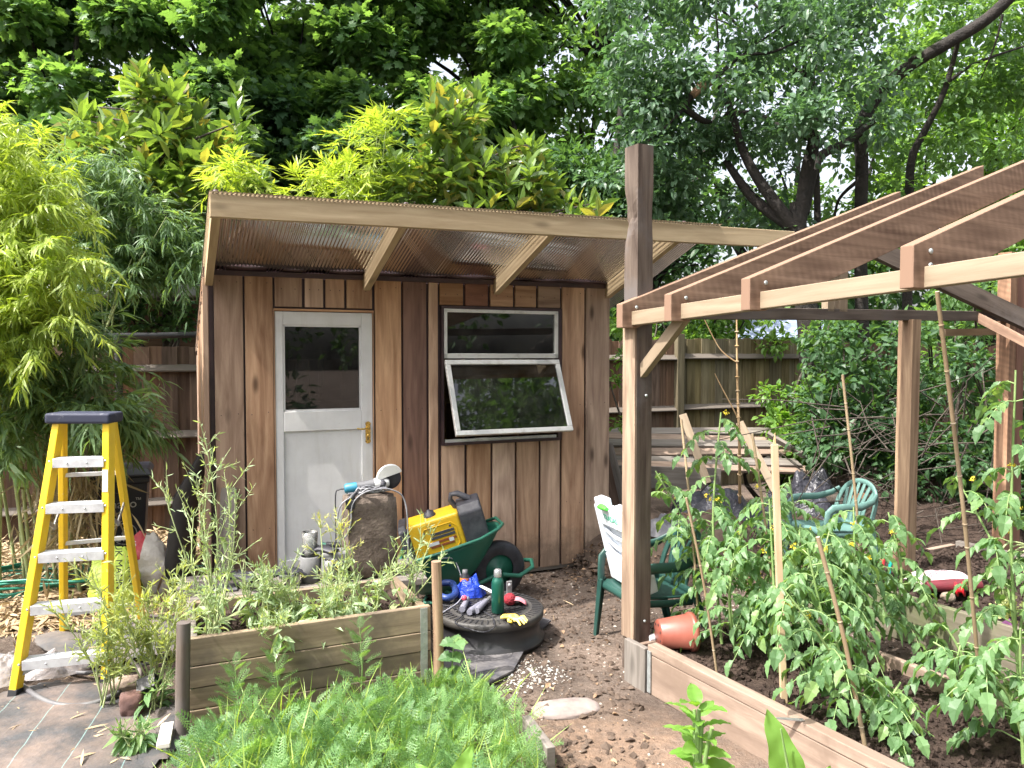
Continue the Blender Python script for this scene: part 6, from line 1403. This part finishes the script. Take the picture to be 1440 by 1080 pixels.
# ================= TOMATOES =================
tt_ = t_tooth(.36, .35)
def tomato(label, base, h, n, seed, lean=(0, 0), dens=1.0, leaf=.068, flowers=4, spread=1.0, name='tomato_plant'):
    t = thing(name, label, 'tomato plant', tuple(base), 'tomato plants in the near bed')
    base = np.array(base, float); S_ = []
    q = MB(); lf = Cloud(); fl2 = Cloud()
    for s_ in range(3):
        a = rng.uniform(0, 6.28); tilt = (0 if s_ == 0 else .32)*spread; hh = h*(1 if s_ == 0 else rng.uniform(.55, .85)); top_ = base+[lean[0]*hh+tilt*hh*math.cos(a), lean[1]*hh+tilt*hh*math.sin(a), hh]
        st0 = base if s_ == 0 else base+(S_[0][6]-base)*.5
        P = smoothpath([st0, (st0+top_)/2+rng.normal(0, .035, 3), top_], 8); S_.append(P); q.tube(P, [.0085 if s_ == 0 else .006, .004], 7)
        k = int(n*(1.3 if s_ == 0 else .8))
        for j in range(k):
            f_ = .12+.88*(j+rng.random())/k; p = P[min(int(f_*(len(P)-1)), len(P)-1)]; az = j*2.4+rng.normal(0, .3); L_ = rng.uniform(.16, .30)*(1-.35*f_)*spread**.5
            up_ = .75-.25*f_+rng.normal(0, .15); hdir = np.array([math.cos(az), math.sin(az), 0])
            R_ = [p+hdir*(L_*x)+ZZ*(up_*L_*x-1.0*L_*x*x) for x in (0, .25, .5, .75, 1.)]
            q.tube(R_, [.0032, .0016], 5, caps=False)
            R_ = np.array(R_); 
            for x, pr, sc_ in ((.3, 1, .55), (.42, 1, .8), (.56, 1, .65), (.7, 1, .95), (.86, 1, .8), (1., 0, 1.15)):
                pt_ = np.array([np.interp(x, (0, .25, .5, .75, 1), R_[:, i]) for i in range(3)]); per = np.cross(hdir, ZZ)
                for sg in ((1, -1) if pr else (0,)):
                    d = nrm(hdir*.6+per*sg*1.0+ZZ*(-.35-.5*x)+rng.normal(0, .2, 3)) if pr else nrm(hdir+ZZ*-.9)
                    lf.put(tt_, [pt_], frames(np.array([d]), np.array([ZZ+hdir*.3+rng.normal(0, .3, 3)])), [leaf*sc_*rng.uniform(.8, 1.2)])
    for k in range(flowers):
        P = S_[k % 3]; p = P[rng.integers(len(P)//2, len(P))]+rng.normal(0, .04, 3); m_ = 14
        Cloud().put(t_oval(.5, .1, .3), p+rng.normal(0, .006, (m_, 3)), randfr(m_), np.full(m_, .012)).build('flower_cluster', M_flower, t)
    q.build('stem', M_stem, t); lf.build('foliage', L_tom, t)
    return t
zt0 = .14
T = [('tall tomato plant with drooping top leaves beside the sapling, left of the stake', 1015, 905, 1.06, 15, (.0, .05), 5, 1.2),
     ('bushy tomato plant just right of the terracotta pot', 1035, 925, .6, 11, (.1, .1), 3, .9),
     ('dense tomato plant tied to the splintered stake', 1095, 945, .72, 14, (-.05, .05), 4, 1.2),
     ('tomato plant in the centre of the near bed with the thick pale stem', 1238, 1030, .62, 12, (-.35, .2), 4, 1.2),
     ('leafy tomato plant behind the short split cane', 1185, 930, .66, 14, (.1, .1), 4, 1.1),
     ('tomato plant at the back edge of the bed below the far chair', 1250, 900, .58, 13, (.05, .15), 6, 1.1),
     ('tomato plant directly behind the splintered stake at the back edge', 1115, 900, .75, 13, (.0, .1), 5, 1.1),
     ('limp wilting tomato plant left of the long cane', 1330, 985, .28, 6, (0, 0), 0, .7)]
for i, (l, px, py, h, n, ln, fl_, sp_) in enumerate(T): tomato(l, Gb(px, py), h*1.12, n, i, ln, flowers=fl_, spread=sp_)
tomato('tall tomato plant arching in from the right edge with yellow flowers', G(1436, 1000, .14), 1.42, 16, 20, (-.04, .0), flowers=6, spread=.9)
tomato('young tomato plant at the lower right corner', G(1440, 1075, .14), .5, 11, 21, (-.05, .0), flowers=0, spread=1.1)
tomato('small low tomato plant in front beside the centre plant', Gb(1265, 1030), .2, 5, 22, (0, 0), leaf=.05, flowers=0)
# pale seed head at right
sh = thing('seed_head', 'pale fading flower head curling in at the right edge', 'plant', tuple(G(1470, 960, .14)))
q = MB(); b = G(1470, 960, .14); yy = b[1]
for dx in (0, 14, 26, 40): q.tube(smoothpath([b, W(1470+dx, 800, yy), W(1425+dx*.4, 762+dx*.3, yy), W(1402+dx*.4, 790+dx, yy), W(1408+dx*.3, 838, yy), W(1418, 850, yy)], 5), .0045, 6)
q.build('stem', M_wstem, sh); c = Cloud(); n = 170; c.put(t_oval(.7, .1, .1), W(1418, 855, yy)+rng.normal(0, .02, (n, 3)), randfr(n), rng.uniform(.016, .026, n)); c.build('florets', leafmat('pale_floret', (.45, .5, .2), (.62, .64, .34), .3), sh)

# ================= WEEDS IN THE LEFT BED =================
def weed(label, base, h, ns, spread, pods, broad=0, lean=(0, 0), mat=None, podsize=.035, name='seeding_weed', yel=0, br=7):
    t = thing(name, label, 'weed', tuple(base), 'weeds gone to seed in the left bed'); base = np.array(base, float)
    q = MB(); c = Cloud(); ts = []
    for s_ in range(ns):
        a = rng.uniform(0, 6.28); sp_ = spread*rng.uniform(.3, 1); hh = h*rng.uniform(.6, 1.0); top_ = base+[lean[0]*hh+sp_*math.cos(a), lean[1]*hh+sp_*math.sin(a)*.7, hh]
        P = np.array(smoothpath([base+rng.normal(0, .02, 3)*[1, 1, 0], (base+top_)/2+rng.normal(0, .03, 3)+ZZ*.04*hh, top_], 7)); q.tube(P, [.0045, .0016], 5); 
        for b_ in range(br):
            i = rng.integers(len(P)//3, len(P)-1); d = nrm((P[-1]-P[0])*.9+rng.normal(0, .55, 3)*h); L_ = rng.uniform(.06, .2)*h**.5; Q = np.array([P[i], P[i]+d*L_*.5+ZZ*.01, P[i]+d*L_+ZZ*.02]); q.tube(Q, [.0022, .001], 4, caps=False); ts.append(Q)
        ts.append(P[len(P)//3:])
    per = max(1, pods//len(ts))
    for Q in ts:
        k = per+rng.integers(0, 3); f_ = rng.random(k)*(len(Q)-1.001); i = f_.astype(int); fr2 = (f_-i)[:, None]; pp = Q[i]*(1-fr2)+Q[i+1]*fr2; d0 = nrm(Q[-1]-Q[0])
        d = nrm(d0*.9+rng.normal(0, .55, (k, 3))); c.put(t_lance(.16, .25), pp, frames(d, rdir(k)), podsize*rng.uniform(.5, 1.4, k))
    if broad:
        n = broad; a = rng.uniform(0, 6.28, n); d = nrm(np.stack([np.cos(a), np.sin(a), rng.normal(.1, .5, n)], 1)); hz2 = rng.random(n)**1.5*h*.45
        c.put(t_oval(.38, .12, .5), base+np.stack([d[:, 0]*.03, d[:, 1]*.03, hz2+.02], 1), frames(d, nrm(rng.normal(0, .3, (n, 3))+[0, 0, 1])), rng.uniform(.05, .115, n))
    q.build('stem', M_wstem, t); c.build('foliage', mat or L_weed, t)
    return t
Z0 = .33
weed('tallest seeding weed, pale green, rising in front of the left shed wall', Bl(.13, .35, Z0), .98, 5, .13, 420, 8, (.02, 0), br=9)
weed('leaning seeding weed reaching up left across the black plastic roll', Bl(.12, .25, Z0), .74, 3, .16, 180, 6, (-.22, 0))
weed('short bushy weed at the left end of the bed overhanging the stake', Bl(.1, .12, Z0), .3, 7, .2, 300, 14, (-.15, 0))
weed('broad-leaved wilting weed in the left third of the bed', Bl(.3, .18, Z0), .34, 5, .15, 120, 46, (.05, 0))
weed('seeding weed with upright pods at the bed centre below the glasses', Bl(.48, .25, Z0), .25, 8, .22, 340, 30)
weed('yellowing seeding weed standing in front of the brown block', Bl(.66, .3, Z0), .5, 4, .07, 340, 10, mat=leafmat('weed_yellow', (.36, .38, .1), (.56, .54, .22), .35, clump=.3), podsize=.028)
weed('low drooping weed hanging over the front board of the bed', Bl(.58, .1, Z0), .2, 7, .22, 260, 34)
weed('spreading seeding weed near the right end of the bed', Bl(.82, .22, Z0), .3, 8, .24, 380, 24, (.1, 0))
weed('seeding weed leaning right past the thinner stake', Bl(1.0, .2, Z0), .42, 5, .16, 260, 12, (.3, -.05))
weed('weed hanging over the front edge at the left of the bed', Bl(.38, .03, Z0-.02), .15, 6, .14, 160, 14, (0, -.6))
weed('crowded seeding weed between the centre and the right end', Bl(.7, .15, Z0), .24, 8, .2, 300, 34)
weed('dark leaved sprawling weed at the back of the bed beside the glove', Bl(.4, .45, Z0), .28, 6, .2, 180, 30)
# ferny asparagus like plant outside the left end
weed('feathery pale plant sprawling left of the stake toward the ladder', Bl(-.14, .35, .02), .62, 11, .26, 1500, 0, (-.08, 0), mat=leafmat('fern_weed', (.2, .27, .09), (.44, .48, .2), .35, clump=.3), podsize=.042, br=14)
weed('second feathery plant nearer the ladder leg', Bl(-.34, .38, .02), .5, 8, .2, 900, 0, (-.1, 0), mat=leafmat('fern_weed2', (.18, .26, .1), (.42, .46, .2), .35, clump=.3), podsize=.04, br=12)
weed('creeping broad weed on the ground at the foot of the stake', np.append(G(215, 1000)[:2], .01), .16, 5, .14, 20, 26, mat=L_tom)
weed('creeping dark weed at the membrane edge, bottom left', np.append(G(195, 1055)[:2], .01), .12, 5, .16, 10, 30, mat=L_tom)

# ================= CARROT TOPS (FOREGROUND) =================
def frond_template():
    V = []; Fc = []
    def strip(a, b, w):
        a = np.array(a); b = np.array(b); d = b-a; n_ = np.array([-d[1], d[0], 0]); n_ = n_/max(np.linalg.norm(n_), 1e-6)*w; i = len(V)
        V.extend([a-n_, a+n_, b]); Fc.append((i, i+1, i+2))
    for k in range(1, 9):
        y = .25+.75*k/9; z = -.35*y*y+.1*y; L_ = .26*(1-abs(k/9-.35))
        strip((0, y-.09, z), (0, y+.02, z-.02), .012)
        for s_ in (1, -1):
            e = (s_*L_, y+L_*.6, z-.05); strip((0, y, z), e, .013)
            for m_ in (.35, .6, .85):
                b = np.array([0, y, z])*(1-m_)+np.array(e)*m_
                strip(b, b+np.array([s_*.02, .11*(1.1-m_)+.03, .02]), .013); strip(b, b+np.array([s_*.10*(1.1-m_)+s_*.03, -.01, -.02]), .013)
    strip((-.008, 0, 0), (0, .3, .02), .012); strip((0, .9, -.2), (0, 1.05, -.32), .02)
    return (V, Fc)
ft = frond_template(); c = Cloud()
def inpoly_xy(n, poly, z=0):
    o_ = []; xs_ = [p[0] for p in poly]; ys_ = [p[1] for p in poly]
    while len(o_) < n:
        x = rng.uniform(min(xs_), max(xs_)); y = rng.uniform(min(ys_), max(ys_)); c_ = False; j = len(poly)-1
        for i in range(len(poly)):
            (xi, yi), (xj, yj) = poly[i], poly[j]
            if (yi > y) != (yj > y) and x < (xj-xi)*(y-yi)/(yj-yi)+xi: c_ = not c_
            j = i
        if c_: o_.append((x, y, z))
    return np.array(o_)
cp = [(-1.16, 1.8), (-1.22, 3.0), (-1.13, 3.16), (-.45, 3.48), (-.15, 3.5), (.03, 3.2), (.1, 2.6), (.04, 1.8)]
n = 2400; P = inpoly_xy(n, cp); hgt = .16+.1*vnoise(P[:, 0]*2+10, P[:, 1]*2+10, 41, 2); P[:, 2] = hgt*rng.random(n)**.7*.6*np.clip((4.0-P[:, 1])/.9, .5, 1)
d = nrm(np.stack([rng.normal(0, .55, n), rng.normal(0, .55, n), rng.uniform(.25, 1.2, n)], 1)); c.put(ft, P, frames(d, nrm(rng.normal(0, .5, (n, 3))+[0, 0, 1])), rng.uniform(.06, .17, n))
o = c.build('carrot_tops', L_car); setting(o, 'stuff')
c = Cloud(); n = 1000; P = inpoly_xy(n, cp); P[:, 2] = .01; d = nrm(np.stack([rng.normal(0, .4, n), rng.normal(0, .4, n), np.ones(n)], 1)); c.put(t_lance(.03, .5), P, frames(d, rdir(n)), rng.uniform(.12, .28, n)); setting(c.build('long_grass', leafmat('grass_blade', (.16, .26, .05), (.34, .44, .12), .4, clump=.3)), 'stuff')
for (s, dd, h, l) in ((.35, -.06, .33, 'upright feathery carrot shoot against the left half of the bed board'), (.72, -.08, .38, 'taller feathery shoot against the right half of the bed board'), (.18, -.1, .3, 'feathery shoot close to the left corner stake')):
    b = Bl(s, dd, 0); t = thing('carrot_plant', l, 'plant', tuple(b), 'tall feathery shoots in front of the bed boards'); q = MB(); q.tube([b, b+[.01, 0, h*.5], b+[0, 0, h]], [.004, .002], 5); q.build('stem', M_stem, t)
    c = Cloud(); k = 22; f_ = np.linspace(.2, 1, k); a = np.arange(k)*2.4; d = nrm(np.stack([np.cos(a), np.sin(a)*.6, .55+f_], 1)); c.put(ft, b+np.stack([f_*0, f_*0, f_*h], 1), frames(d, np.tile([0, 0, 1.], (k, 1))), .13*(1.15-f_*.6)); c.build('foliage', L_car, t)
# soft leaved plants near the camera
def broadplant(label, base, h, leafs, size, w=.5, mat=L_broad, name='leafy_plant', cat='plant', stems=1, thick=.006):
    t = thing(name, label, cat, tuple(base), None); base = np.array(base, float); q = MB(); c = Cloud()
    for s_ in range(stems):
        o_ = rng.normal(0, .012, 3)*[1, 1, 0]*(s_ > 0); P = smoothpath([base+o_, base+o_*2+[0, 0, h*.5], base+o_*3.5+[.0, 0, h*rng.uniform(.85, 1.05)]], 5); q.tube(P, [thick, thick*.7], 8)
    k = leafs; f_ = np.linspace(.15, 1.0, k); a = np.arange(k)*2.4+.5; el = .1+.6*f_; d = np.stack([np.cos(a)*np.cos(el), np.sin(a)*np.cos(el), np.sin(el)], 1)
    V_, F_ = bigleaf(w); c.put((V_, F_), base+np.stack([0*f_, 0*f_, f_*h], 1)+d*.015, frames(d, nrm(rng.normal(0, .25, (k, 3))+[0, 0, 1])), size*rng.uniform(.7, 1.2, k))
    q.build('stem', M_stem, t); c.build('foliage', mat, t, True); return t
def bigleaf(w=.5, nu=10, nv=6, droop=.5, ruffle=.03):
    V = []; Fc = []
    for i in range(nu+1):
        u = i/nu; hw = w/2*math.sin(math.pi*min(1, u**.8*.97+.02))**.75
        for j in range(nv+1):
            s = 2*j/nv-1; V.append((hw*s, u, .12*abs(s)*hw*2-droop*u*u*.6+ruffle*math.sin(u*22+s*2)*abs(s)**1.5+ruffle*.4*math.sin(u*34)*(1-abs(s))))
    for i in range(nu):
        for j in range(nv): a = i*(nv+1)+j; Fc += [(a, a+1, a+nv+2), (a, a+nv+2, a+nv+1)]
    return V, Fc
broadplant('lime green bushy seedling with thick pale stems in front of the tomato bed', np.array(W(980, 1120, 2.1)), .25, 26, .075, .55, stems=5, thick=.008)
q = thing('chard_plant', 'large crinkled upright leaf at the bottom edge before the tomato bed', 'plant', tuple(W(1110, 1150, 1.75)))
c = Cloud(); V_, F_ = bigleaf(.34, 20, 10, .3, .022); b = W(1125, 1160, 1.75)
c.put((V_, F_), np.array([b, b+[.02, 0, 0], b]), frames(np.array([[-.22, -.0, 1.], [.25, .1, .45], [-.5, .2, .35]]), np.array([[.2, -1., .2], [.1, -.8, .6], [.0, -.6, 1]])), np.array([.26, .14, .13])); c.build('leaf_blades', L_broad, q, True)
mb = MB(); mb.tube([b-[0, 0, .02], b+[-.03, -.004, .13], b+[-.05, -.006, .23]], [.005, .002], 6); mb.build('midrib', M_stem, q)
q = thing('chard_plant', 'broad pale leaves poking up through the carrot tops at bottom centre', 'plant', tuple(W(640, 1120, 2.0)))
c = Cloud(); b = W(630, 1130, 2.05); c.put((V_, F_), np.array([b, b+[.03, 0, 0], b+[.0, .02, 0]]), frames(np.array([[.3, -.1, .8], [.8, .1, .5], [-.6, .2, .6]]), np.array([[.0, -.8, .5], [.1, -.6, .8], [.0, -.6, 1]])), np.array([.17, .14, .13])); c.build('leaf_blades', L_broad, q, True)
# nettle by the thinner stake
nt_b = Bl(LB+.05, -.1, 0); nl = thing('nettle', 'green nettle with toothed leaves at the foot of the thinner stake', 'weed', tuple(nt_b)); q = MB(); q.tube([nt_b, nt_b+[.02, 0, .12], nt_b+[.03, 0, .26]], [.004, .002], 6); q.build('stem', M_stem, nl)
c = Cloud(); pts_ = []; ds = []
for z, L_ in ((.1, .07), (.18, .075), (.25, .05)):
    for a in (.3, 3.5, -1.2, 1.9): pts_.append(nt_b+[.02+z*.05, 0, z]); ds.append([math.cos(a), math.sin(a)*.7, .1])
c.put(t_tooth(.6, .2), np.array(pts_), frames(nrm(np.array(ds)), np.tile([0, -.4, 1.], (12, 1))), rng.uniform(.06, .095, 12)); c.build('foliage', L_tom, nl)
# unseen leaf clumps added behind and beside the viewer, for the panes to reflect
c = Cloud(); cs = np.concatenate([np.stack([rng.uniform(-9, 10, 110), rng.uniform(-9, -6, 110), rng.uniform(.3, 7, 110)], 1), np.stack([rng.uniform(7, 13, 190), rng.uniform(-3.5, 2.5, 190), rng.uniform(2, 15, 190)], 1)]); leaves(c, cs, 1.0, 110, t_diamond(.6), .22, facing=.6); setting(c.build('reflection_foliage', L_dark), 'stuff')
